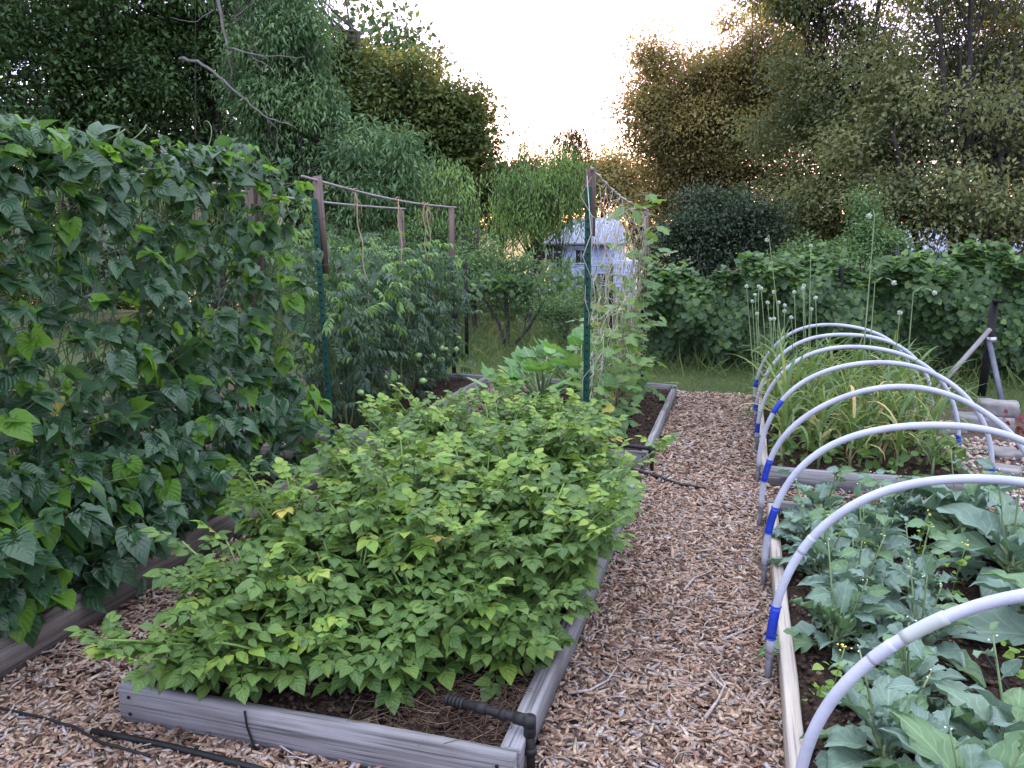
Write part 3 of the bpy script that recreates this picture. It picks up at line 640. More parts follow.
hoop('nearest white hoop at bottom right with pale joined sleeves', 1.97, .82, xs=(.205, 1.56), blue=(.03, .12), joints=((.66, .76, 1.06, 'pvc'), (.80, .97, 1.13, 'pvc_joint')), rr=.0152)
hoop('white hoop second from the camera with a low blue sleeve', 2.8, blue=(.06, .20), joints=((.50, .60, 1.06, 'pvc'),))
hoop('white hoop third from the camera over the brassicas', 3.6, blue=(.17, .33))
hoop('white hoop fourth from the camera at the far end of the brassica bed', 4.4, blue=(.17, .33))
hoop('white hoop at the near end of the garlic bed with a high blue sleeve', 5.22, blue=(.46, .60))
hoop('second white hoop over the garlic bed', 6.0, blue=(.05, .12))
hoop('third white hoop over the garlic bed', 6.75, blue=(.05, .12))
hoop('farthest white hoop at the back of the garlic bed', 7.5, .82, blue=(.12, .2))

# ------------------------------------------------------------------ beans
def bean_plant(x, y, side, label, n=62, top=2.02, spread=.17, bulge=0.0, young=.16, name='bean_plant'):
    t = thing(name, label, 'bean plant', (x, y, .1), 'climbing bean plants on the left trellis')
    b = MB()
    for k in range(3):
        u = np.linspace(0, 1, 24); ph = R.uniform(0, 6); yy = y + (R.uniform(-spread, spread)) * u + .02 * np.sin(u * 25 + ph); xx = x + .02 * np.cos(u * 25 + ph)
        b.tube(np.stack([xx, yy, .08 + (top - .1) * u], -1), .0035, 5)
    z = .16 + (top - .14) * R.uniform(0, 1, n) ** 1.3
    if top > 1: z[:n // 7] = top + R.uniform(-.10, .04, n // 7)
    c = np.stack([x + R.normal(0, .06, n), y + R.normal(0, spread, n), z], -1)
    o = nrm(np.stack([side * R.uniform(.2, 1.0, n), R.normal(-.25, .6, n), R.uniform(-.1, .6, n)], -1))
    pl = R.uniform(.08, .24, n) * (1 + bulge * np.clip(1.4 - z, 0, 1.1)); e = c + o * pl[:, None]; e[:, 2] += .03
    for i in range(n): b.tube([c[i], (c[i] + e[i]) / 2 + (0, 0, .015), e[i]], .0022, 3, cap=False)
    b.build('vine', M['vine'], t)
    b = MB()
    sz = R.uniform(.055, .13, n) * np.clip(1.1 - .12 * z, .8, 1.1); my = (R.uniform(0, 1, n) < young + .12 * (z > top - .3)).astype(int)
    my = np.where(R.uniform(0, 1, n) < .003, 2, my); pk = R.integers(0, 3, n)
    down = np.array([0, 0, -1.0]); dirm = nrm(down * R.uniform(.1, 1.2, (n, 1)) + o * R.uniform(.2, 1.3, (n, 1)) + R.normal(0, .34, (n, 3)))
    nv = nrm(o * R.uniform(.2, 1.1, (n, 1)) + np.array([0, 0, .9]) + R.normal(0, .45, (n, 3))); sd = nrm(np.cross(dirm, nv))
    for k in range(3):
        m = pk == k; q = int(m.sum()); b.leaves(T_bean[k], e[m], dirm[m], nv[m], sz[m], my[m], R.uniform(.8, 1.12, q))
        for sg in (-1, 1):
            d2 = nrm(dirm * R.uniform(.4, .9, (n, 1)) + sd * sg * .95 + R.normal(0, .25, (n, 3)) + down * .25); m2 = np.roll(m, 1 + sg) & (R.uniform(0, 1, n) < .93); q = int(m2.sum())
            b.leaves(T_bean[k], (e - dirm * sz[:, None] * .16)[m2], d2[m2], (nv + sd * sg * .35)[m2], (sz * .9)[m2], my[m2], R.uniform(.8, 1.1, q))
    b.build('foliage', [M['bean'], M['bean_y'], M['yellow']], t, True)
    for k in range(2):
        b = MB(); p = c[R.integers(n)] + (side * .05, 0, 0); b.tube([p, p + (.01, .01, -.06), p + (.02, .0, -.13)], [.003, .005, .001], 5); b.build('pod', M['stem'], t, True)
    return t
def bean_skirt(x, y, label):
    return bean_plant(x, y, 1, label, 40, .62, .16, .3, .15)
LB = 'climbing bean plant with large heart shaped leaves in the dense trellis wall'
ys = np.arange(1.7, 4.5, .185)
for k, y in enumerate(ys):
    first = k == len(ys) - 1
    bean_plant(-2.92 + R.normal(0, .02), y, 1, LB if not first else 'bean plant at the far end of the wall with bright yellow green shoots', 112 if not first else 60, 1.90 + R.uniform(-.08, .08) - (.06 if first else 0), .15, (.9 if y < 3.3 else .25), .10 if not first else .5)
for k, y in enumerate(np.arange(1.9, 4.4, .36)):
    bean_plant(-3.45 + R.normal(0, .03), y, -1 if k % 2 else 1, 'bean plant on the back rail showing through gaps in the bean wall', 50, 1.95 + R.uniform(-.15, .1), .2, 0, .3)
for k, y in enumerate((1.75, 2.0, 2.25, 2.5, 2.8, 3.1)):
    bean_skirt(-2.66, y, 'low bean plant with leaves spilling towards the brown board')
b = MB()
for (x, y, h_) in ((-2.9, 3.35, .12), (-2.9, 3.95, .2), (-2.9, 3.2, .08)):
    u = np.linspace(0, 1, 10); b.tube(np.stack([x + .04 * np.sin(u * 5), y + .25 * u * (1 if h_ < .15 else .3), 2.02 + h_ * np.sin(u * 2.2)], -1), np.linspace(.004, .0015, 10), 5)
tag(b.build('bean_tendril', M['vine'], None, True), 'thin curling bean tendrils reaching above the top of the trellis', 'tendril')

# ------------------------------------------------------------------ potatoes
def potato_plant(x, y, h, label, lean=(0, 0), stems=10, group='potato plants in the front bed', z0=.09, yel=0.0):
    t = thing('potato_plant', label, 'potato plant', (x, y, z0), group); b = MB(); P_, D_, N_, S_, M_ = [], [], [], [], []
    for s_ in range(stems):
        a = R.uniform(0, 6.28); sp = R.uniform(.06, .25); L = h * R.uniform(.8, 1.08)
        dx, dy = math.cos(a) * sp + lean[0], math.sin(a) * sp + lean[1]
        u = np.linspace(0, 1, 8); P = np.stack([x + dx * u ** 1.4 + .02 * math.cos(a), y + dy * u ** 1.4 + .02 * math.sin(a), z0 + L * (u - .18 * u * u * (1 + 1.5 * math.hypot(*lean)))], -1)
        b.tube(P, np.linspace(.0075, .0035, 8), 5, cap=False)
        nl = 12
        for k in range(nl):
            q = .22 + .78 * (k + R.uniform(0, .8)) / nl; q = min(q, 1); i = q * 7; i0 = min(6, int(i)); p = P[i0] + (P[i0 + 1] - P[i0]) * (i - i0)
            az = a + k * 2.4 + R.normal(0, .4); el = R.uniform(-.15, .45) + (.5 if q > .9 else 0)
            d = np.array([math.cos(az) * math.cos(el), math.sin(az) * math.cos(el), math.sin(el)])
            P_.append(p); D_.append(d); N_.append(np.array([-d[0] * .3, -d[1] * .3, 1]) + R.normal(0, .22, 3)); S_.append(R.uniform(.15, .21) * (1.08 - .38 * q)); r_ = R.uniform()
            M_.append(2 if r_ < .006 + yel else (1 if r_ < (.04 + .42 * max(0, q - .5) * 2 * (.4 + .6 * (y > 2.9))) else 0))
    for k in range(4):
            az = a + k * 1.57; el = R.uniform(.2, .9); d = np.array([math.cos(az) * math.cos(el), math.sin(az) * math.cos(el), math.sin(el)])
            P_.append(P[-1]); D_.append(d); N_.append(np.array([-d[0] * .5, -d[1] * .5, 1]) + R.normal(0, .15, 3)); S_.append(R.uniform(.07, .13)); M_.append(int(R.uniform() < (.42 if y > 2.9 else .18)))
    P_, D_, N_, S_, M_ = map(np.array, (P_, D_, N_, S_, M_)); pick = R.integers(0, 5, len(P_))
    b.build('stem', M['stem'], t)
    b = MB()
    for k in range(5): m = pick == k; b.leaves(T_pot[k], P_[m], D_[m], N_[m], S_[m], M_[m])
    b.build('foliage', [M['potato'], M['potato_y'], M['yellow']], t, True); return t
LP = 'bushy potato plant with bright green leaflets within the dense patch'
for iy, y in enumerate(np.arange(2.42, 4.65, .31)):
    for ix, x in enumerate((-1.62, -1.34, -1.04, -.76)):
        if ix == 3 and iy >= 4: x -= .05 + .03 * (iy - 4)
        x += R.normal(0, .035); yy = y + R.normal(0, .04)
        lab = LP; yel = 0
        ln = ((-.12, 0) if ix == 0 else ((.07, 0) if iy < 4 else (-.04, -.03)) if ix == 3 else (0, 0))
        hh = .635 + .05 * R.uniform(-1, 1)
        if iy == 0 and ix == 3: hh = .36; lab = 'low potato plant behind the irrigation elbow at the front right corner'; yy += .10; ln = (.06, .05)
        elif iy == 0 and ix == 2: hh = .44; yy += .05; lab = 'short potato plant with bare soil in front near the front board'
        elif iy == 0 and ix == 0: ln = (-.08, -.12); hh = .52; lab = 'potato plant at the front left leaning over the path'; yel = .01
        elif iy == 0: hh = .50; lab = 'potato plant in the middle of the front row'
        elif iy in (1, 2, 4) and ix == 3: ln = (.17, -.02)
        elif iy == 3 and ix == 3: ln = (.26, -.02); lab = 'potato plant on the right spilling widest over the chip path'
        potato_plant(x, yy, hh, lab, ln, yel=yel)
potato_plant(-1.62, 2.18, .40, 'small potato plant hanging over the front grey board with a yellow leaflet', (-.05, -.20), 7, yel=.03)
potato_plant(-1.10, 2.24, .30, 'smallest potato plant over the bare soil near the front middle', (0, -.05), 6)
potato_plant(-1.36, 2.20, .36, 'low potato plant close behind the front board left of the bare soil', (-.02, -.14), 6)

# ------------------------------------------------------------------ tomatoes
def tomato_plant(x, y, h, label, n=95, mats=('tomato', 'tomato_y'), rx=.22, fruit=2, ry=.27):
    t = thing('tomato_plant', label, 'tomato plant', (x, y, .08), 'tomato plants on the left rear trellis'); b = MB()
    for k in range(4):
        a = R.uniform(0, 6.28); u = np.linspace(0, 1, 9); b.tube(np.stack([x + math.cos(a) * .18 * u + .02 * np.sin(u * 9), y + math.sin(a) * .2 * u, .06 + h * R.uniform(.8, 1) * u], -1), np.linspace(.008, .004, 9), 5)
    b.build('stem', M['vine'], t)
    c = np.stack([x + R.normal(0, rx * .6, n), y + R.normal(0, ry * .6, n), .15 + h * R.uniform(0, 1, n) ** .8], -1)
    a = R.uniform(0, 6.28, n); d = np.stack([np.cos(a), np.sin(a), R.uniform(-.7, .5, n)], -1); nv = np.stack([R.normal(0, .3, n), R.normal(0, .3, n), np.ones(n)], -1)
    b = MB(); pk = R.integers(0, 5, n); mm = (R.uniform(0, 1, n) < .05 + .25 * (c[:, 2] > h * .85)).astype(int)
    for k in range(5): m = pk == k; b.leaves(T_tom[k], c[m], d[m], nv[m], R.uniform(.13, .23, m.sum()), mm[m])
    b.build('foliage', [M[q] for q in mats], t, True)
    for k in range(fruit):
        p = np.array([x + rx * .9, y + R.uniform(-.2, .2), R.uniform(.3, .6)]); bb = blobs(1, p[None], np.array([.035]), None, .9); o = bb.build('tomato', M['green_tomato'], t, True)
    return t
for k, y in enumerate((5.5, 5.95, 6.4, 6.85, 7.3, 7.7)):
    tomato_plant(-2.95 + R.normal(0, .05), y, (1.08, 1.15, 1.28, 1.30, 1.38, 1.25)[k], ['tomato plant in the front row of the tangled rear trellis bed', 'tomato plant bearing a green tomato low in the front row'][k == 2], 210)
for k, y in enumerate((5.3, 5.8, 6.3, 6.8, 7.3)):
    tomato_plant(-3.45 + R.normal(0, .05), y, (1.45, 1.75, 1.35, 1.4, 1.5)[k], 'tomato plant in the back row of the rear trellis bed' if k != 1 else 'tallest tomato plant climbing the twine behind the green post', 170 if k != 1 else 120)

# ------------------------------------------------------------------ squash and cucumber
def squash_plant(x, y, n, label, hh=.5, ls=.26, seed=0, mat=('zucchini',), T=T_zuc, name='squash_plant', cat='squash plant', el=(.5, 1.25), az=None, sizes=(.7, 1.2)):
    t = thing(name, label, cat, (x, y, .08)); b = MB(); lb = MB(); A, D, Nn, S = [], [], [], []
    for k in range(n):
        a = k * 2.4 + R.normal(0, .3) if az is None else R.uniform(*az); e = R.uniform(*el); L = hh * R.uniform(.65, 1.1); u = np.linspace(0, 1, 7)
        r = L * math.cos(e) * u ** 1.2; P = np.stack([x + math.cos(a) * r, y + math.sin(a) * r, .08 + L * math.sin(e) * u], -1); b.tube(P, np.linspace(.013, .007, 7), 6)
        A.append(P[-1]); e2 = e * R.uniform(.25, .95); D.append((math.cos(a) * math.cos(e2), math.sin(a) * math.cos(e2), math.sin(e2))); Nn.append((-math.cos(a) * math.sin(e2), -math.sin(a) * math.sin(e2), math.cos(e2) + .2)); S.append(ls * R.uniform(*sizes))
    b.build('stalk', M['stem_pale'], t, True); A, D, Nn, S = map(np.array, (A, D, Nn, S)); pk = R.integers(0, 3, n)
    for k in range(3): m = pk == k; lb.leaves(T[k], A[m], D[m], Nn[m], S[m])
    lb.build('foliage', [M[q] for q in mat], t, True); return t
squash_plant(-1.66, 6.8, 30, 'large zucchini plant with upright jagged leaves left of the green post', .46, .24, el=(.55, 1.3))
squash_plant(-1.38, 7.15, 24, 'zucchini plant with the tallest leaf just left of the green post', .54, .27, el=(.6, 1.35))
squash_plant(-1.70, 6.15, 10, 'smaller zucchini plant at the left front of the squash bed', .34, .26)
def cucumber_plant(x, y, label, n, top, w=.16):
    t = thing('cucumber_plant', label, 'cucumber plant', (x, y, .08), 'cucumber plants at the string net'); b = MB()
    for k in range(3):
        u = np.linspace(0, 1, 16); b.tube(np.stack([x + .05 * np.sin(u * 7 + k), y + .1 * k * u + .04 * np.sin(u * 11), .06 + top * R.uniform(.75, 1) * u], -1), .004, 5)
    z = .12 + top * R.uniform(0, 1, n) ** (1.4 if top < 1 else 1.15); c = np.stack([x + R.normal(.0, w * .75, n), y + R.normal(0, .17, n), z], -1)
    o = nrm(np.stack([R.normal(.5, .6, n), R.normal(-.5, .6, n), R.uniform(-.1, .5, n)], -1)); e = c + o * .08
    for i in range(n): b.tube([c[i], e[i]], .0025, 3, cap=False)
    b.build('stem', M['dry'] if top > 1 else M['stem_pale'], t); lb = MB(); pk = R.integers(0, 3, n)
    dm = nrm(o + np.stack([R.normal(0, .3, n), R.normal(0, .3, n), R.uniform(-1.1, .2, n)], -1)); nv = nrm(o * .5 + np.array([0, 0, 1]) + R.normal(0, .25, (n, 3))); mm = (R.uniform(0, 1, n) < .02).astype(int)
    for k in range(3): m = pk == k; lb.leaves(T_grape[k], e[m], dm[m], nv[m], R.uniform(.09, .15, m.sum()), mm[m])
    lb.build('foliage', [M['cucumber'], M['yellow']], t, True); return t
for k, (x, y, n, tp) in enumerate([(-1.08, 5.85, 50, .42), (-1.04, 6.2, 60, .75), (-1.0, 6.6, 60, .9), (-.97, 7.1, 70, 1.75), (-.93, 7.5, 60, 1.85)]):
    cucumber_plant(x, y, ['cucumber plant nearest the tall green post trailing over the soil', 'cucumber plant low on the string net behind the first one', 'middle cucumber plant at the foot of the string net', 'tall cucumber vine climbing the string net', 'highest cucumber vine at the far post of the string net'][k], n, tp)
# ------------------------------------------------------------------ brassicas
def brassica(x, y, s, n, label, stalks=4, mat='brassica', up=.75, group=None, lsz=1.0, hole=0):
    t = thing('brassica_plant', label, 'brassica plant', (x, y, .09), group or 'blue green brassicas in the near right bed'); b = MB()
    A, D, Nn, S, Mm = [], [], [], [], []
    for k in range(n):
        q = k / n; a = k * 2.4 + R.normal(0, .25); el = (.12 + up * 1.5 * q) + R.normal(0, .12); zz = .10 + .12 * q * s
        A.append((x + .02 * math.cos(a), y + .02 * math.sin(a), zz)); D.append((math.cos(a) * math.cos(el), math.sin(a) * math.cos(el), math.sin(el)))
        Nn.append((-math.cos(a) * math.sin(el) + R.normal(0, .25), -math.sin(a) * math.sin(el) + R.normal(0, .25), math.cos(el))); S.append(s * (.238 - .05 * q) * R.uniform(.8, 1.15) * lsz); Mm.append(1 if R.uniform() < .2 else (2 if q < .15 and R.uniform() < .12 else 0))
    A, D, Nn, S, Mm = map(np.array, (A, D, Nn, S, Mm)); pk = R.integers(0, 4, n)
    for k in range(4): m = pk == k; b.leaves(T_bras[k], A[m], D[m], Nn[m], S[m], Mm[m])
    b.build('foliage', [M[mat], M['brassica_g'], M['yellow']], t, True)
    b = MB(); b.tube([(x, y, .06), (x, y, .12), (x, y, .12 + .12 * s)], [.016 * s, .014 * s, .008 * s], 8)
    for i in range(n): 
        p = A[i]; b.tube([p, p + D[i] * S[i] * .28], [.007 * s, .004 * s], 5, cap=False)
    fl = []; fs = MB()
    for k in range(stalks):
        a = R.uniform(0, 6.28); h = s * R.uniform(.28, .45); u = np.linspace(0, 1, 7); P = np.stack([x + math.cos(a) * .09 * u, y + math.sin(a) * .09 * u, .12 + h * u], -1); b.tube(P, np.linspace(.006, .0025, 7), 5)
        m = 5; pos = P[2:][:5]; aa = R.uniform(0, 6.28, m); dd = np.stack([np.cos(aa), np.sin(aa), R.uniform(.3, 1, m)], -1)
        fs.leaves(T_bras[1], pos, dd, rdir(m, .5, 1), R.uniform(.05, .10, m), R.integers(0, 2, m))
        for q in range(2): fl.append(P[-1] + R.normal(0, .009, 3))
    b.build('stem', M['stem_pale'], t, True)
    if stalks:
        fs.build('foliage', [M[mat], M['brassica_g']], t, True)
        fl = np.array(fl); blobs(len(fl), fl, np.full(len(fl), .0036), None, .8).build('flower_head', M['flower'] if R.uniform() < .6 else M['flower_y'], t)
    return t
LBr = 'leafy blue green brassica with thin flower stalks in the left row'
for k, (x, y, s, n, st) in enumerate([(.62, 1.98, 1.0, 15, 3), (.46, 2.25, .78, 12, 3), (.80, 2.30, .95, 14, 3), (.58, 2.58, .75, 11, 4), (.40, 2.92, .85, 13, 3), (.68, 2.95, .8, 12, 4), (.50, 3.25, .85, 13, 4), (.74, 3.4, .7, 11, 3), (.40, 3.55, .8, 12, 3), (.60, 3.72, .8, 13, 4), (.38, 3.95, .75, 12, 2), (.66, 4.05, .8, 12, 4), (.46, 4.28, .75, 12, 3), (.82, 4.3, .7, 10, 3)]):
    lab = {0: 'large brassica with broad crinkled leaves at the bottom edge of the bed', 2: 'broad leaved brassica at the bottom right under the nearest hoop', 4: 'brassica with a yellowing outer leaf next to the pale board'}.get(k, LBr)
    brassica(x, y, s * 1.03, n + 9, lab, max(1, st - 1))
for k, (x, y, s, n, st) in enumerate([(1.22, 2.55, 1.2, 17, 1), (1.20, 3.15, 1.3, 19, 1), (1.18, 3.72, 1.4, 20, 2), (1.10, 4.22, 1.45, 22, 2), (.98, 4.42, 1.0, 12, 0)]):
    brassica(x, y, s, n, ['large glaucous broccoli plant nearest at the right frame edge', 'large glaucous broccoli plant second at the right beside the drip line', 'large glaucous broccoli plant with a pale drooping leaf at right', 'tallest glaucous broccoli plant at the far end of the brassica bed', 'spreading broccoli leaves by the back board of the brassica bed'][k], st, group='large broccoli plants in the near right bed', up=.65)
# small weeds in the brassica bed
for k, (x, y) in enumerate([(.92, 3.55), (.95, 2.75), (.33, 2.5), (.86, 3.95)]):
    t = thing('weed_seedling', ['thin weed with tiny yellow flowers on the soil between brassica rows', 'low weed beside the drip line near the camera', 'small weed seedling beside the pale board', 'small weed at the far end of the drip line'][k], 'weed', (x, y, .1)); b = MB()
    u = np.linspace(0, 1, 5); st = np.stack([x + .04 * u, y + .02 * u, .1 + .22 * u], -1); b.tube(st, .002, 4); b.build('stem', M['stem'], t)
    b = MB(); m = 16; b.leaves(T_pleaf, np.stack([x + R.normal(0, .03, m), y + R.normal(0, .03, m), R.uniform(.1, .28, m)], -1), rdir(m, -.1, .7), rdir(m, .4, 1), R.uniform(.02, .05, m)); b.build('foliage', M['potato_y'], t)
    blobs(6, st[-1][None] + R.normal(0, .012, (6, 3)), np.full(6, .005), None).build('flower', M['flower_y'], t)

# ------------------------------------------------------------------ garlic and onions
def ribbon(b, p, az, el, L, w, droop, mat, seg=7, twist=0.0):
    P = []; q = np.array(p, float); e = el
    for i in range(seg + 1):
        P.append(q.copy()); q = q + np.array([math.cos(az) * math.cos(e), math.sin(az) * math.cos(e), math.sin(e)]) * L / seg; e -= droop / seg * (1 + i * .35)
    P = np.array(P); sdv = np.array([-math.sin(az + twist), math.cos(az + twist), 0]); ww = w * np.concatenate([[.7], np.linspace(1, .9, seg - 3), [.7, .4, .06]])[:seg + 1]
    c = P + np.array([0, 0, -.15 * w]); V = np.concatenate([P - sdv * ww[:, None], c, P + sdv * ww[:, None]]); n = seg + 1
    i = np.arange(seg); f = np.concatenate([np.stack([i, i + 1, n + i + 1, n + i], -1), np.stack([n + i, n + i + 1, 2 * n + i + 1, 2 * n + i], -1)])
    b.raw(V, f.ravel(), np.full(len(f), 4), np.full(len(f), mat), np.tile([[.3, .5]], (f.size, 1)))
def garlic(x, y, h, label):
    t = thing('garlic_plant', label, 'garlic plant', (x, y, .08), 'garlic plants in the far right bed'); b = MB()
    b.tube([(x, y, .06), (x + R.normal(0, .01), y, .2), (x + R.normal(0, .02), y + R.normal(0, .02), .08 + h * .5)], [.011, .009, .006], 6); b.build('stem', M['stem_pale'] if R.uniform() < .6 else M['dry'], t, True)
    b = MB()
    for k in range(13):
        az = k * math.pi + R.normal(0, .7); z = .14 + h * .55 * k / 11; dry = R.uniform() < .28 - .02 * k
        ribbon(b, (x, y, z), az, R.uniform(.95, 1.5), R.uniform(.30, .50) * h / .55, R.uniform(.007, .014), R.uniform(.3, 2.0) + (.9 if dry else 0), 1 if dry else 0, 7, R.normal(0, .3))
    b.build('foliage', [M['garlic'], M['garlic_dry']], t, True); return t
LG = 'garlic plant with arching green and yellowing strap leaves in the crowded bed'
for y in np.arange(5.4, 7.85, .245):
    for x in (.33, .55, .77, .99, 1.21, 1.36):
        if x > 1.3 and R.uniform() < .5: continue
        garlic(x + R.normal(0, .03), y + R.normal(0, .03), (.50 if y < 5.6 else .58) * R.uniform(.85, 1.15), LG)
def onion_stalk(x, y, h, label, bend=0.0, head=.017, leanx=0.0, grp=True):
    t = thing('flowering_onion', label, 'flowering onion', (x, y, .08), 'flowering onion stalks at the back of the garlic bed' if grp else None); b = MB(); u = np.linspace(0, 1, 14)
    P = np.stack([x + leanx * u, y + R.normal(0, .03) * u, .07 + (h - .07) * u], -1)
    if bend: P = np.concatenate([P, [P[-1] + (bend * .35, 0, .045), P[-1] + (bend * .75, 0, .03), P[-1] + (bend, 0, -.0)]])
    b.tube(P, np.concatenate([np.linspace(.0075, .0045, 10), np.full(len(P) - 10, .0035)]), 6); b.build('stalk', M['stem_pale'], t, True)
    m = 46; p = P[-1] + rdir(m) * head * .8; bb = blobs(m, p, np.full(m, head * .33), None, .9); bb.build('flower_head', M['umbel'], t); return t
for k in range(19):
    x = .16 + .62 * R.uniform() ** 1.2; y = R.uniform(7.2, 7.85); h = R.uniform(.86, 1.16); onion_stalk(x, y, h, 'white headed onion stalk in the upright cluster at the back left of the garlic bed', leanx=-.02 - .12 * R.uniform())
onion_stalk(.86, 6.1, 1.72, 'tallest onion stalk with a nodding white head rising above the hoops', -.035, .02, grp=False)
onion_stalk(1.02, 6.9, 1.22, 'onion stalk bent over at the top right of the tallest stalk', .14, .02, grp=False)
onion_stalk(1.38, 7.3, 1.12, 'onion stalk with a sideways bent head near the black corner post', .16, .02, grp=False)
onion_stalk(1.15, 6.6, 1.02, 'shorter onion stalk with a round head right of the hoops', 0, .018, grp=False)
onion_stalk(.45, 6.9, 1.55, 'slender onion stalk leaning left behind the cluster', -.02, .016, leanx=-.25, grp=False)
onion_stalk(.62, 7.4, 1.50, 'slender straight onion stalk with a small head beside the cluster', 0, .016, leanx=-.06, grp=False)
# low carrots / herbs along the front of the garlic bed
n = 1300; p = np.stack([R.uniform(.26, 1.40, n), R.uniform(5.25, 7.8, n), R.uniform(.11, .30, n)], -1)
b = MB(); b.leaves(T_pleaf, p, rdir(n, -.1, .8), rdir(n, .2, 1), R.uniform(.03, .08, n))
kind(tag(b.build('low_weeds', M['potato']), 'low green weeds filling the soil between the garlic plants', 'weeds'), 'stuff')

# ------------------------------------------------------------------ fence, corner brace, stones
t = thing('wire_fence', 'black wire garden fence running behind the lawn under the vines', 'fence', (-2, 9.9, 0))
FX = np.arange(-7.2, 3.0, .1); b = MB()
for x in FX: b.tube([(x, 9.9, .02), (x, 9.9, 1.22)], .0016, 3, cap=False)
for z in np.concatenate([np.arange(.05, .5, .07), np.arange(.5, 1.23, .1)]): b.tube([(-7.2, 9.902, z), (2.95, 9.902, z)], .0016, 3, cap=False)
b.build('wire_mesh', M['black_wire'], t)
for x in (-7.2, -5.3, -3.45, -1.55, -.27, 1.1): b = MB(); b.box((x - .022, 9.91, -.1), (x + .022, 9.935, 1.24)); b.box((x - .004, 9.9355, -.1), (x + .004, 9.96, 1.24)); b.build('fence_post', M['black_steel'], t)
t = thing('corner_post', 'black fence corner post with two diagonal braces at far right', 'fence post', (2.50, 8.95, 0))
p0 = at(995, 302, 8.9); b = MB(); b.tube([(p0[0] - .03, 8.9, -.1), (p0[0], 8.9, p0[2])], .038, 14); b.build('post', M['black_steel'], t, True)
b = MB(); b.tube([(p0[0] + .0, 8.84, p0[2] - .0), (p0[0], 8.84, p0[2] + .03)], .042, 12); b.build('post_cap', M['black_steel'], t, True)
b = MB(); e = at(926, 388, 8.3); b.tube([(p0[0] - .03, 8.86, p0[2] - .27), (e[0], 8.3, 0)], .024, 12); b.build('brace', plain('tarnished_pipe', (.16, .155, .16), .6), t, True)
b = MB(); e = at(1004, 402, 8.3); b.tube([(p0[0] - .02, 8.86, p0[2] - .40), (e[0], 8.3, -.0)], .026, 12); b.build('brace', plain('slate_painted_pipe', (.07, .08, .11), .5), t, True)
b = MB(); ring(b, (p0[0], 8.88, p0[2] - .37), (0, 0, 1), .045, .05); b.build('clamp', M['grey_steel'], t, True)
def stone(x, y, z, sx, sy, sz, label, rot=0.0, seed=0):
    r = np.random.default_rng(seed); V = []; Fc = []; n = 5; b = MB(); pts = {}
    def pid(p):
        k = tuple(np.round(p, 4))
        if k not in pts:
            pts[k] = len(V); q = np.array(p); f = 1 - .05 * (np.sum(np.abs(q) > .99) - 1) / 2; q = q * f + r.normal(0, .045, 3); V.append(q * np.array([sx, sy, sz]) / 2)
        return pts[k]
    g_ = np.linspace(-1, 1, n)
    for ax in range(3):
        for s_ in (-1, 1):
            for i in range(n - 1):
                for j in range(n - 1):
                    q = []
                    for (u, v) in ((i, j), (i + 1, j), (i + 1, j + 1), (i, j + 1)):
                        p = [0, 0, 0]; p[ax] = s_; p[(ax + 1) % 3] = g_[u]; p[(ax + 2) % 3] = g_[v]; q.append(pid(p))
                    Fc.append(q if s_ > 0 else q[::-1])
    b.faces(V, Fc); o = b.build('stone_block', M['stone']); o.location = (x, y, z); o.rotation_euler = (0, 0, rot); return tag(o, label, 'stone block', 'stones by the garlic bed')
stone(1.98, 7.3, .06, .42, .24, .14, 'rough grey stone block lower in the stack beneath another', .1, 1)
stone(2.09, 7.32, .185, .28, .2, .12, 'smaller grey stone block on top of the stack beside the brace foot', -.1, 2)
stone(1.68, 7.15, .03, .26, .2, .09, 'low grey stone left of the stone stack', .3, 3)
stone(1.98, 6.45, .015, .34, .22, .06, 'flat pale stone slab lying in the pebbles', .2, 4)
stone(1.78, 6.0, .01, .22, .18, .05, 'flat stone slab nearer the hoops in the pebbles', -.3, 5)
t = thing('red_shrub', 'low dark red leafy shrub at the right frame edge', 'shrub', (2.25, 6.4, 0)); n = 420; b = MB()
b.leaves(T_simple, np.stack([R.normal(2.3, .14, n), R.normal(6.4, .14, n), R.uniform(.03, .32, n)], -1), rdir(n, -.2, 1), rdir(n, 0, 1), R.uniform(.04, .07, n), 0, 1.3); b.build('foliage', M['purple'], t)
b = MB()
for k in range(8): a = R.uniform(0, 6.28); b.tube([(2.3, 6.4, 0), (2.3 + .12 * math.cos(a), 6.4 + .12 * math.sin(a), .28)], .004, 4)
b.build('stem', M['bark'], t)

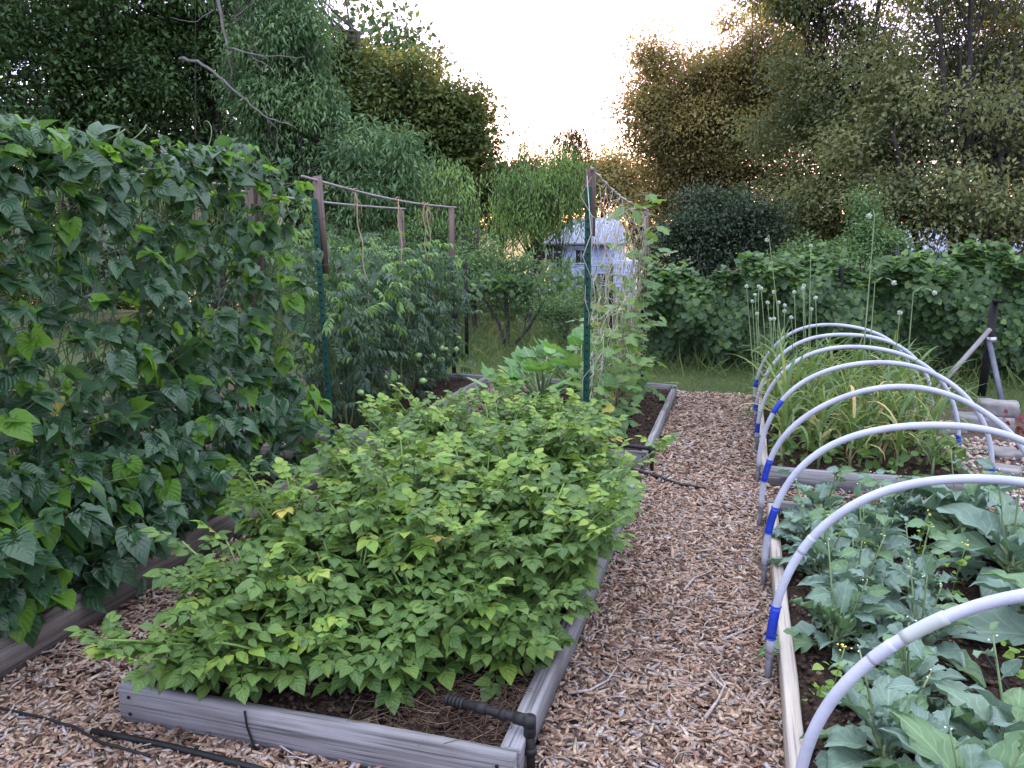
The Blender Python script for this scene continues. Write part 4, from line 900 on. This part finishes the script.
# ------------------------------------------------------------------ shrubs, vines and trees
def crown(b, tb, base, ell, nclump, per, size, tpl, clump_r=.45, droop=0.0, mat=0, flat=.65, outward=1.0, bias=.5, limb_r=.03, trunk_top=None, lower=-1.0, wid=1.0, strands=0, slen=1.5, smin=.35):
    cx, cy, cz, rx, ry, rz = ell
    d = rdir(nclump, lower, 1); r = R.uniform(0, 1, nclump) ** bias * R.uniform(.82, 1.06, nclump)
    C = np.array([cx, cy, cz]) + d * r[:, None] * np.array([rx, ry, rz])
    tts = np.array(trunk_top, float).reshape(-1, 3); bs = np.array(base, float)
    for c in C:
        tt = tts[np.argmin(np.linalg.norm((tts - c) * (1, .3, .5), axis=1))]; s_ = R.uniform(smin, 1.0); o = bs + (tt - bs) * s_; o[2] = min(o[2], c[2] + .2)
        mid = (o + c) / 2 + R.normal(0, .12, 3) * np.linalg.norm(c - o) + (0, 0, -.0 if droop else .05 * np.linalg.norm(c - o))
        tb.tube([o, mid, c], [limb_r, limb_r * .55, limb_r * .18], 4, cap=False)
    for c in C:
        for q in range(2): tb.tube([c, c + rdir(1)[0] * clump_r * .8 * np.array([1, 1, flat])], [limb_r * .18, limb_r * .08], 3, cap=False)
    if strands:
        P, D = [], []
        for c in C:
            for s_ in range(strands):
                a = R.uniform(0, 6.28); L = slen * R.uniform(.5, 1.1); k = int(L / .055); u = np.linspace(0, 1, k); rr = R.uniform(.1, .5)
                st = c + R.normal(0, clump_r * .5, 3); Q = np.stack([st[0] + math.cos(a) * rr * (1 - (1 - u) ** 2.2), st[1] + math.sin(a) * rr * (1 - (1 - u) ** 2.2), st[2] + .12 * np.sin(np.minimum(u * 6, 3.14)) - L * u ** 1.3], -1)
                Q[:, 2] = np.maximum(Q[:, 2], bs[2] + .3)
                P.append(Q + R.normal(0, .02, Q.shape)); D.append(np.stack([R.normal(0, .45, k), R.normal(0, .45, k), -np.ones(k)], -1)); tb.tube(Q[::4] if k > 8 else Q, .003, 3, cap=False)
        P = np.concatenate(P); D = np.concatenate(D); b.leaves(tpl, P, D, rdir(len(P), -.5, 1), R.uniform(.7, 1.2, len(P)) * size, mat, wid); return
    n = nclump * per; ci = np.repeat(np.arange(nclump), per); crr = R.uniform(.6, 1.3, nclump)[ci]
    off = R.normal(0, .50, (n, 3)) * clump_r * crr[:, None] * np.array([1, 1, flat]); P = C[ci] + off
    dirs = rdir(n) + nrm(off) * .8 * outward + np.array([0, 0, -droop]); nv = np.array([0, 0, 1.0]) + R.normal(0, .5, (n, 3)) + nrm(off) * .4
    P[:, 2] = np.maximum(P[:, 2], bs[2] + .04)
    b.leaves(tpl, P, dirs, nv, R.uniform(.65, 1.25, n) * size, mat, wid)

def trunk(tb, pts, r0, r1, sides=10):
    P = np.array(pts, float); n = 14; u = np.linspace(0, len(P) - 1, n); Q = np.stack([np.interp(u, range(len(P)), P[:, k]) for k in range(3)], -1) + R.normal(0, r0 * .12, (n, 3))
    rr = np.linspace(r0, r1, n); rr[0] *= 1.25; tb.tube(Q, rr, sides)
def tree(name, label, base, h, ells, leaf, tpl=T_simple, size=.09, tr=.16, per=150, clump=.5, droop=.2, group=None, bark='bark', stems=None, cat='tree', **kw):
    base = (base[0], base[1], float(terrain_z(0, base[1])) - .1); t = thing(name, label, cat, base, group); lb = MB(); tb = MB()
    tops = stems or [(base[0] + R.normal(0, .2), base[1], base[2] + h * .6)]
    for tp in tops:
        mid = ((base[0] + tp[0]) / 2 + R.normal(0, .1), (base[1] + tp[1]) / 2, base[2] + (tp[2] - base[2]) * .5)
        trunk(tb, [base, mid, tp], tr, tr * .3)
    for i, (e, nc) in enumerate(ells): crown(lb, tb, base, e, nc, per, size, tpl, clump, droop, trunk_top=tops, limb_r=tr * .2, **kw)
    tb.build('trunk', M[bark], t, True); lb.build('crown', M[leaf], t); return t
def ell(px, py, Yd, rx, rz, ry=None):
    c = at(px, py, Yd); s_ = Yd / 815.0; return (c[0], c[1], c[2], rx * s_, (ry if ry else rx * .75) * s_, rz * s_)
def bx(px, Yd): return (at(px, 234, Yd)[0], Yd)

# left woods
tree('tree', 'dark dense tree at the far left edge above the beans', bx(-60, 12.5), 9, [(ell(-40, 60, 12.5, 150, 150), 60), (ell(-30, -150, 12.5, 170, 110), 30)], 'tree_dark', size=.12, per=330, clump=.7)
tree('tree', 'dark maple with thick trunk second from the left', bx(70, 15), 12, [(ell(90, 70, 15, 140, 130), 70), (ell(80, -100, 15, 150, 90), 30)], 'tree_dark', size=.13, per=320, clump=.8, tr=.26)
tree('tree', 'dark tree behind the bean wall with leaning trunk', bx(215, 17), 13, [(ell(220, 40, 17, 120, 150), 70), (ell(200, 190, 16.5, 110, 60), 30)], 'tree_dark', size=.13, per=320, clump=.8, tr=.22)
t = tree('ash_tree', 'grey green drooping ash tree with pale dead branches', bx(300, 14), 10, [(ell(282, 75, 13.6, 66, 98), 84), (ell(370, 180, 13.4, 75, 70), 55), (ell(265, 185, 13.4, 70, 55), 35), (ell(225, -60, 13.6, 70, 60), 22)], 'tree_ash', tpl=T_narrow, size=.13, per=240, clump=.42, droop=1.1, tr=.15, wid=1.6, flat=.9)
db = MB()
for pts, r in (([(213, -20, 12.9), (222, 20, 12.8), (228, 48, 12.7), (232, 75, 12.8), (228, 100, 13)], .045), ([(228, 48, 12.7), (260, 56, 12.5), (305, 57, 12.4)], .025), ([(180, 58, 12.6), (200, 62, 12.5), (225, 82, 12.5), (245, 100, 12.5), (265, 117, 12.6), (292, 126, 12.6)], .04), ([(232, 20, 12.8), (250, 5, 12.6), (262, -10, 12.5)], .02), ([(265, 117, 12.6), (278, 130, 12.7), (276, 150, 12.8)], .02), ([(214, 10, 12.8), (195, 22, 12.7), (170, 18, 12.7)], .016), ([(252, 57, 12.5), (268, 66, 12.5), (276, 72, 12.5)], .012)):
    P = np.array([at(*q) for q in pts]); u = np.linspace(0, len(P) - 1, 4 * len(P)); Q = np.stack([np.interp(u, range(len(P)), P[:, k]) for k in range(3)], -1) + R.normal(0, .008, (len(u), 3)); db.tube(Q, np.linspace(r * .75, r * .25, len(Q)), 7)
db.build('dead_branch', M['bark_pale'], t, True)
tree('maple_tree', 'tall rounded maple whose edge stands dark against the white sky', bx(370, 22), 14, [(ell(318, 118, 22, 85, 85), 80), (ell(405, 130, 22, 75, 78), 80), (ell(445, 165, 22, 48, 62), 50), (ell(455, 118, 22, 34, 40), 30), (ell(500, 190, 22, 32, 30), 14), (ell(366, 88, 22, 36, 34), 26), (ell(265, -10, 22, 45, 60), 30), (ell(400, 215, 22, 100, 40), 40)], 'tree_maple', size=.16, per=260, clump=.66, tr=.25)
tree('tree', 'low dark tree in the notch left of the sky gap', bx(500, 30), 7, [(ell(507, 198, 30, 36, 38), 45)], 'tree_maple', size=.16, per=160, clump=.7, tr=.12)
# willows and thickets in the middle
tree('willow_tree', 'small pale green weeping willow in front of the dark maple', bx(455, 13), 4.5, [(ell(455, 190, 13, 30, 26), 26), (ell(440, 230, 12.6, 28, 22), 16)], 'willow', tpl=T_narrow, size=.10, clump=.2, tr=.07, strands=9, slen=1.3, wid=1.5)
tree('willow_tree', 'weeping willow hanging over the pale blue house roof', bx(528, 18), 6, [(ell(562, 175, 18, 32, 16), 30), (ell(520, 186, 17.5, 38, 18), 30), (ell(548, 150, 18, 34, 14), 5)], 'willow', tpl=T_narrow, size=.12, clump=.3, tr=.10, strands=9, slen=1.15, wid=1.4)
tree('wispy_tree', 'thin wispy branch tips rising against the sky in the gap', bx(560, 24), 7, [(ell(530, 158, 24, 22, 14), 12), (ell(568, 133, 24, 14, 14), 16), (ell(582, 145, 24, 14, 12), 8)], 'tree_maple', tpl=T_narrow, size=.15, clump=.2, tr=.06, strands=4, slen=1.3, wid=1.2)
tree('thicket_tree', 'grey green leafy small tree behind the tomato trellis', bx(475, 12.2), 3, [(ell(470, 275, 12.2, 62, 38), 55), (ell(420, 255, 12.6, 40, 40), 25), (ell(520, 285, 12.4, 30, 32), 20)], 'shrub', size=.065, per=170, clump=.26, tr=.05, wid=.8)
tree('thicket_tree', 'green thicket between the bean wall and the tomato posts', bx(330, 12), 3, [(ell(330, 265, 12, 80, 45), 60)], 'shrub', size=.065, per=170, clump=.28, tr=.05, wid=.8)
tree('thicket_tree', 'dark green bush behind the bean wall at left', bx(130, 11.5), 3, [(ell(120, 260, 11.5, 150, 50), 80), (ell(60, 340, 11, 120, 30), 20)], 'shrub_dark', size=.07, per=160, clump=.32, tr=.05)
tree('thicket_tree', 'thin yellow green sapling in front of the pale blue house wall', bx(592, 14), 1.6, [(ell(588, 298, 14, 26, 22), 15), (ell(566, 262, 14, 14, 18), 4)], 'shrub', size=.06, per=60, clump=.22, tr=.03, wid=.8)
tree('dark_shrub', 'dark blue green shrub beneath the pale blue house', bx(560, 11.2), 1.4, [(ell(563, 312, 11.2, 26, 34), 30)], 'shrub', size=.05, per=150, clump=.16, tr=.03, wid=.6, cat='shrub')
tree('small_tree', 'small crooked bare limbed fruit tree behind the wire fence', bx(507, 11), 1.2, [(ell(490, 285, 10.6, 60, 7), 22)], 'grape', tpl=T_grape[1], size=.09, per=22, clump=.16, tr=.035, wid=1, flat=.4, stems=[tuple(at(480, 290, 11)), tuple(at(505, 288, 11)), tuple(at(545, 300, 11))])
# sky gap distance
for k, (px, py, rx, rz, lab) in enumerate([(545, 195, 50, 38, 'distant tree behind the willow below the sky gap'), (598, 180, 42, 32, 'distant rounded tree at the right of the sky gap'), (640, 195, 45, 45, 'distant tree glowing orange beside the string net')]):
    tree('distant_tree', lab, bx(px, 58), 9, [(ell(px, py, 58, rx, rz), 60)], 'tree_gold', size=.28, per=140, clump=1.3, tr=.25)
# right woods
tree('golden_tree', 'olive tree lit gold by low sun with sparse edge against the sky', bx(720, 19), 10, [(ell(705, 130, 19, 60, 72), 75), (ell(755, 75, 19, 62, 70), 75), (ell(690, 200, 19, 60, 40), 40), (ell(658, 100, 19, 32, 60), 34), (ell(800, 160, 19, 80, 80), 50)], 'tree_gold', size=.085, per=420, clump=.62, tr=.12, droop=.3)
tree('leafy_tree', 'tall fine leaved tree left of the multi stemmed one', bx(850, 16), 11, [(ell(840, 110, 16, 75, 100), 100), (ell(830, -20, 16, 85, 70), 50), (ell(800, 215, 15.5, 80, 35), 40)], 'tree_right', size=.085, per=290, clump=.58, tr=.09, droop=.3, smin=.6, stems=[tuple(at(820, 0, 16)), tuple(at(860, 10, 16)), tuple(at(885, -40, 16))])
tree('multi_stemmed_tree', 'multi stemmed tree with dark forking trunks at right', bx(965, 13.5), 9, [(ell(960, 60, 14.4, 90, 85), 46), (ell(900, 130, 13.8, 55, 75), 40), (ell(1015, 150, 13.8, 70, 70), 45), (ell(960, -70, 13.8, 110, 80), 40), (ell(930, 205, 12.7, 80, 30), 26), (ell(985, 110, 12.6, 60, 40), 4), (ell(1012, 222, 13.2, 50, 22), 14)], 'tree_right', size=.08, per=270, clump=.52, tr=.075, droop=.4, smin=.5, stems=[tuple(at(868, 175, 12.9)), tuple(at(893, 130, 13.0)), tuple(at(940, 20, 13.2)), tuple(at(972, -20, 13.3)), tuple(at(1012, 90, 13.0)), tuple(at(1030, 190, 13.0))])
tree('leafy_tree', 'tree at the right frame edge behind the dark trunks', bx(1080, 15), 10, [(ell(1090, 90, 15, 110, 140), 90)], 'tree_right', size=.11, per=260, clump=.55, tr=.12)
tree('dark_shrub', 'large dark rounded evergreen shrub above the vine hedge', bx(705, 13), 3, [(ell(705, 228, 13, 52, 52), 75), (ell(760, 235, 13, 45, 38), 40), (ell(665, 245, 12.8, 25, 30), 15)], 'shrub_dark', size=.06, per=190, clump=.25, tr=.06, cat='shrub')
tree('leafy_shrub', 'yellow green shrub with upright shoots behind the hedge', bx(868, 11.6), 2.2, [(ell(862, 250, 11.6, 38, 32), 35), (ell(868, 215, 11.6, 12, 38), 12), (ell(820, 262, 11.4, 50, 22), 25)], 'shrub', size=.06, per=130, clump=.17, tr=.03, cat='shrub', wid=.8)
tree('leafy_shrub', 'low shrub between the hedge and the pale roofed shed', bx(985, 11.8), 1.4, [(ell(990, 275, 11.8, 70, 20), 35)], 'grape', size=.07, per=120, clump=.2, tr=.03, cat='shrub')
# vines over the fence: hanging sheets of lobed leaves
def vine_hedge(label, x0, x1, top0, top1, n, seed):
    t = thing('vine_hedge', label, 'hedge', ((x0 + x1) / 2, 10.2, 0), 'vines over the wire fence'); r = np.random.default_rng(seed)
    x = r.uniform(x0, x1, n); f = (x - x0) / (x1 - x0); bump = .10 * np.sin(x * 3.1) + .07 * np.sin(x * 7.7 + 1) + .05 * np.sin(x * 17) + r.uniform(0, .12, n); top = top0 + (top1 - top0) * f + bump
    q = r.uniform(0, 1, n); z = .06 + (top - .06) * (1 - q ** 1.5); dep = .50 * np.sin(np.clip(z / top, 0, 1) * 2.3) ** .8 + .16 * np.sin(x * 4.3 + z * 5) + .10 * np.sin(x * 11 - z * 7)
    front = r.uniform(0, 1, n) < .8; y = np.where(front, 10.28 - dep * r.uniform(.75, 1.1, n), 10.28 + dep * r.uniform(-.5, 1, n)); p = np.stack([x, y, z + r.normal(0, .03, n)], -1)
    hp = z / top; d = np.stack([r.normal(0, .5, n), r.normal(-.5, .4, n), -1.0 + .9 * (hp > .85) + r.normal(0, .3, n)], -1); nv = np.stack([r.normal(0, .4, n), -1.0 + r.normal(0, .3, n), .5 + 1.2 * (hp > .8) + r.normal(0, .3, n)], -1)
    b = MB(); pk = r.integers(0, 3, n); my = (r.uniform(0, 1, n) < .05 + .30 * (hp > .8)).astype(int)
    for k in range(3): m = pk == k; b.leaves(T_grape[k], p[m], d[m], nv[m], r.uniform(.055, .115, m.sum()), my[m])
    b.build('foliage', [M['grape'], M['cucumber']], t, True); b = MB()
    for k in range(int((x1 - x0) * 9)):
        xx = r.uniform(x0, x1); P = np.cumsum(np.concatenate([[[xx, 10.2, .02]], r.normal(0, .09, (9, 3)) + (0, 0, .13)]), 0); P[:, 1] = 10.2 + r.normal(0, .06, 10); b.tube(P, np.linspace(.014, .004, 10), 5)
    b.build('vine', M['bark'], t, True); return t
vine_hedge('leafy vine hedge with ragged thin left end behind the lawn', -1.15, .35, 1.12, 1.15, 4200, 1)
vine_hedge('thick vine hedge behind the onion stalks', .35, 2.0, 1.15, 1.28, 5600, 2)
vine_hedge('dense dark vine hedge behind the black corner post', 2.0, 5.4, 1.26, 1.2, 10500, 3)
# distant woods closing the view low down
def woods(name, label, x0, x1, y0, y1, hz, n, leaf):
    x = R.uniform(x0, x1, n); y = R.uniform(y0, y1, n); c = np.stack([x, y, terrain_z(x, y) + hz * R.uniform(.1, 1, n) * (.7 + .3 * np.sin(x * .7))], -1); b = MB(); per = 55; ci = np.repeat(np.arange(n), per)
    P = c[ci] + rdir(n * per) * R.uniform(.2, 1.3, (n * per, 1)); b.leaves(T_simple, P, rdir(n * per), rdir(n * per), R.uniform(.2, .4, n * per), 0)
    kind(tag(b.build(name, M[leaf]), label, 'woods'), 'stuff')
woods('distant_woods', 'dark mass of distant woods behind the left trees', -42, -11.5, 27, 38, 15, 1500, 'tree_dark')
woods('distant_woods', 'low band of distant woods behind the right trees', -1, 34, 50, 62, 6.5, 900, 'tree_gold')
woods('distant_brush', 'low brush beyond the wire fence in the middle distance', -14, 12, 22, 26, 1.6, 260, 'shrub')

# ------------------------------------------------------------------ houses
def wallbox(name, lo, hi, mat, t, siding=True):
    b = MB(); b.box(lo, hi)
    o = b.build(name, M[mat], t)
    if siding:
        b = MB()
        for z in np.arange(lo[2] + .2, hi[2] - .05, .2): b.box((lo[0] + .01, lo[1] - .012, z), (hi[0] - .01, lo[1] - .001, z + .02))
        s_ = b.build('siding_board', M['white_trim'], o); s_.location = (0, 0, 0)
    return o
HY = 45.0; L0 = at(545, 245, HY); L1 = at(612, 245, HY); zr = at(560, 217, HY)[2]; ze = L0[2]; zb = -4.0
t = thing('house', 'small pale blue house with light metal roof seen behind the willow', 'house', ((L0[0] + L1[0]) / 2, HY, zb))
wallbox('wall', (L0[0] + .25, HY + .3, zb), (L1[0] - .1, HY + 6, ze), 'siding', t)
def roof(t, x0, x1, y0, y1, ze, zr, hip=.9, mat='roofing', th=.12):
    b = MB(); ym = (y0 + y1) / 2; V = [(x0, y0, ze), (x1, y0, ze), (x1, y1, ze), (x0, y1, ze), (x0 + hip, ym, zr), (x1 - hip * .3, ym, zr)]; V += [(a, c, d - th) for a, c, d in V[:4]]
    b.faces(V, [(0, 1, 5, 4), (1, 2, 5), (2, 3, 4, 5), (3, 0, 4), (6, 7, 1, 0), (7, 8, 2, 1), (8, 9, 3, 2), (9, 6, 0, 3), (9, 8, 7, 6)]); o = b.build('roof', M[mat], t)
    b = MB(); k = int((x1 - x0) / .45)
    for i in range(1, k):
        xa = x0 + (x1 - x0) * i / k; xt = min(max(xa, x0 + hip), x1 - hip * .3)
        b.tube([(xa, y0, ze + .01), (xt, ym, zr + .01)], .025, 4)
    s_ = b.build('roof_seam', M['white_trim'], o); s_.location = (0, 0, 0); return o
roof(t, L0[0] - .1, L1[0] + .15, HY - .1, HY + 6.4, ze + .12, zr, 1.0)
def window(t, x, y, z, w, h):
    b = MB(); b.box((x - w / 2 - .08, y - .05, z - .08), (x + w / 2 + .08, y, z)); b.box((x - w / 2 - .08, y - .05, z + h), (x + w / 2 + .08, y, z + h + .08)); b.box((x - w / 2 - .08, y - .049, z), (x - w / 2, y, z + h)); b.box((x + w / 2, y - .049, z), (x + w / 2 + .08, y, z + h)); b.box((x - .02, y - .045, z), (x + .02, y, z + h))
    o = b.build('window', M['white_trim'], t); b = MB(); b.box((x - w / 2, y - .02, z), (x + w / 2, y - .015, z + h)); s_ = b.build('pane', M['glass'], o); s_.location = (0, 0, 0)
for px, py, w, h in ((552, 263, .75, 1.0), (580, 263, .6, .7), (600, 285, .5, .6)): c = at(px, py, HY); window(t, c[0], HY + .3, c[2], w, h)
b = MB(); b.box((L0[0] - .1, HY - .13, ze - .04), (L1[0] + .15, HY - .101, ze + .10)); b.build('gutter', M['dark_trim'], t)
c0 = at(606, 268, HY - 3); c1 = at(630, 262, HY - 3)
wallbox('side_wing', (c0[0], HY - 2, zb), (c1[0], HY + .2, c1[2]), 'siding', t)
S0 = at(880, 250, 34); S1 = at(1045, 250, 34)
t = thing('shed', 'pale roofed shed glimpsed between the dark trunks at right', 'shed', ((S0[0] + S1[0]) / 2, 34, -3.2))
wallbox('wall', (S0[0], 34.3, -3.3), (S1[0], 39, S0[2] - .1), 'siding', t, False)
roof(t, S0[0] - .3, S1[0] + .3, 33.9, 39.4, S0[2], at(900, 226, 34)[2], .6)
window(t, (S0[0] + S1[0]) / 2, 34.3, -1.5, 1.2, 1.0)
b = MB(); b.box((S1[0] - 2, 34.24, -3.3), (S1[0] - 1, 34.29, -1.2)); b.build('door', M['white_trim'], t)

# ------------------------------------------------------------------ camera, sky, sun
cd = bpy.data.cameras.new('camera'); co = bpy.data.objects.new('camera', cd); COL.objects.link(co); sc.camera = co
cd.sensor_width = 36; cd.lens = F / 1024 * 36; cd.clip_end = 2000; cd.clip_start = .05
co.location = (0, 0, H); co.rotation_euler = (math.pi / 2 - PITCH, 0, YAW)
SUN_EL, SUN_AZ = 3.6, -11.0          # degrees; azimuth from +Y towards +X
w = bpy.data.worlds.new('World'); sc.world = w; w.use_nodes = True; nt = w.node_tree; nt.nodes.clear()
N = NT(nt); sky = N('ShaderNodeTexSky'); sky.sky_type = 'NISHITA'; sky.sun_disc = False; sky.sun_elevation = rad(SUN_EL); sky.sun_rotation = rad(SUN_AZ); sky.altitude = 100; sky.air_density = 1.0; sky.dust_density = 1.0; sky.ozone_density = 1.5
bg = N('ShaderNodeBackground'); bg.inputs[1].default_value = .15; tc = N('ShaderNodeTexCoord'); sz = N('ShaderNodeSeparateXYZ'); N.ln(tc.outputs['Generated'], sz.inputs[0])
grad = N.ramp(sz.outputs[2], [(0.0, (1.45, 1.36, 1.50)), (.25, (1.75, 1.72, 1.9)), (1.0, (4.2, 4.4, 4.75))])   # thin high cloud, brighter overhead
veil = N.mix(1.0, N.mix(1.0, sky.outputs[0], (.50, .41, .92), 'MULTIPLY'), grad, 'ADD'); N.ln(veil, bg.inputs[0]); ow = N('ShaderNodeOutputWorld'); N.ln(bg.outputs[0], ow.inputs[0])
sl = bpy.data.lights.new('sun', 'SUN'); sl.energy = 4.0; sl.angle = rad(.6); sl.color = (1, .62, .34); so = bpy.data.objects.new('sun', sl); COL.objects.link(so)
dv = Vector((math.sin(rad(SUN_AZ)) * math.cos(rad(SUN_EL)), math.cos(rad(SUN_AZ)) * math.cos(rad(SUN_EL)), math.sin(rad(SUN_EL))))
so.rotation_euler = dv.to_track_quat('Z', 'Y').to_euler(); so.location = dv * 50 + Vector((0, 0, 20))
sc.view_settings.view_transform = 'Standard'; sc.view_settings.look = 'None'; sc.view_settings.gamma = 1; sc.view_settings.exposure = 2.48
sc.render.engine = 'CYCLES'; sc.cycles.max_bounces = 5; sc.cycles.diffuse_bounces = 2; sc.cycles.glossy_bounces = 2; sc.cycles.transmission_bounces = 3; sc.cycles.transparent_max_bounces = 4
sc.cycles.use_denoising = True
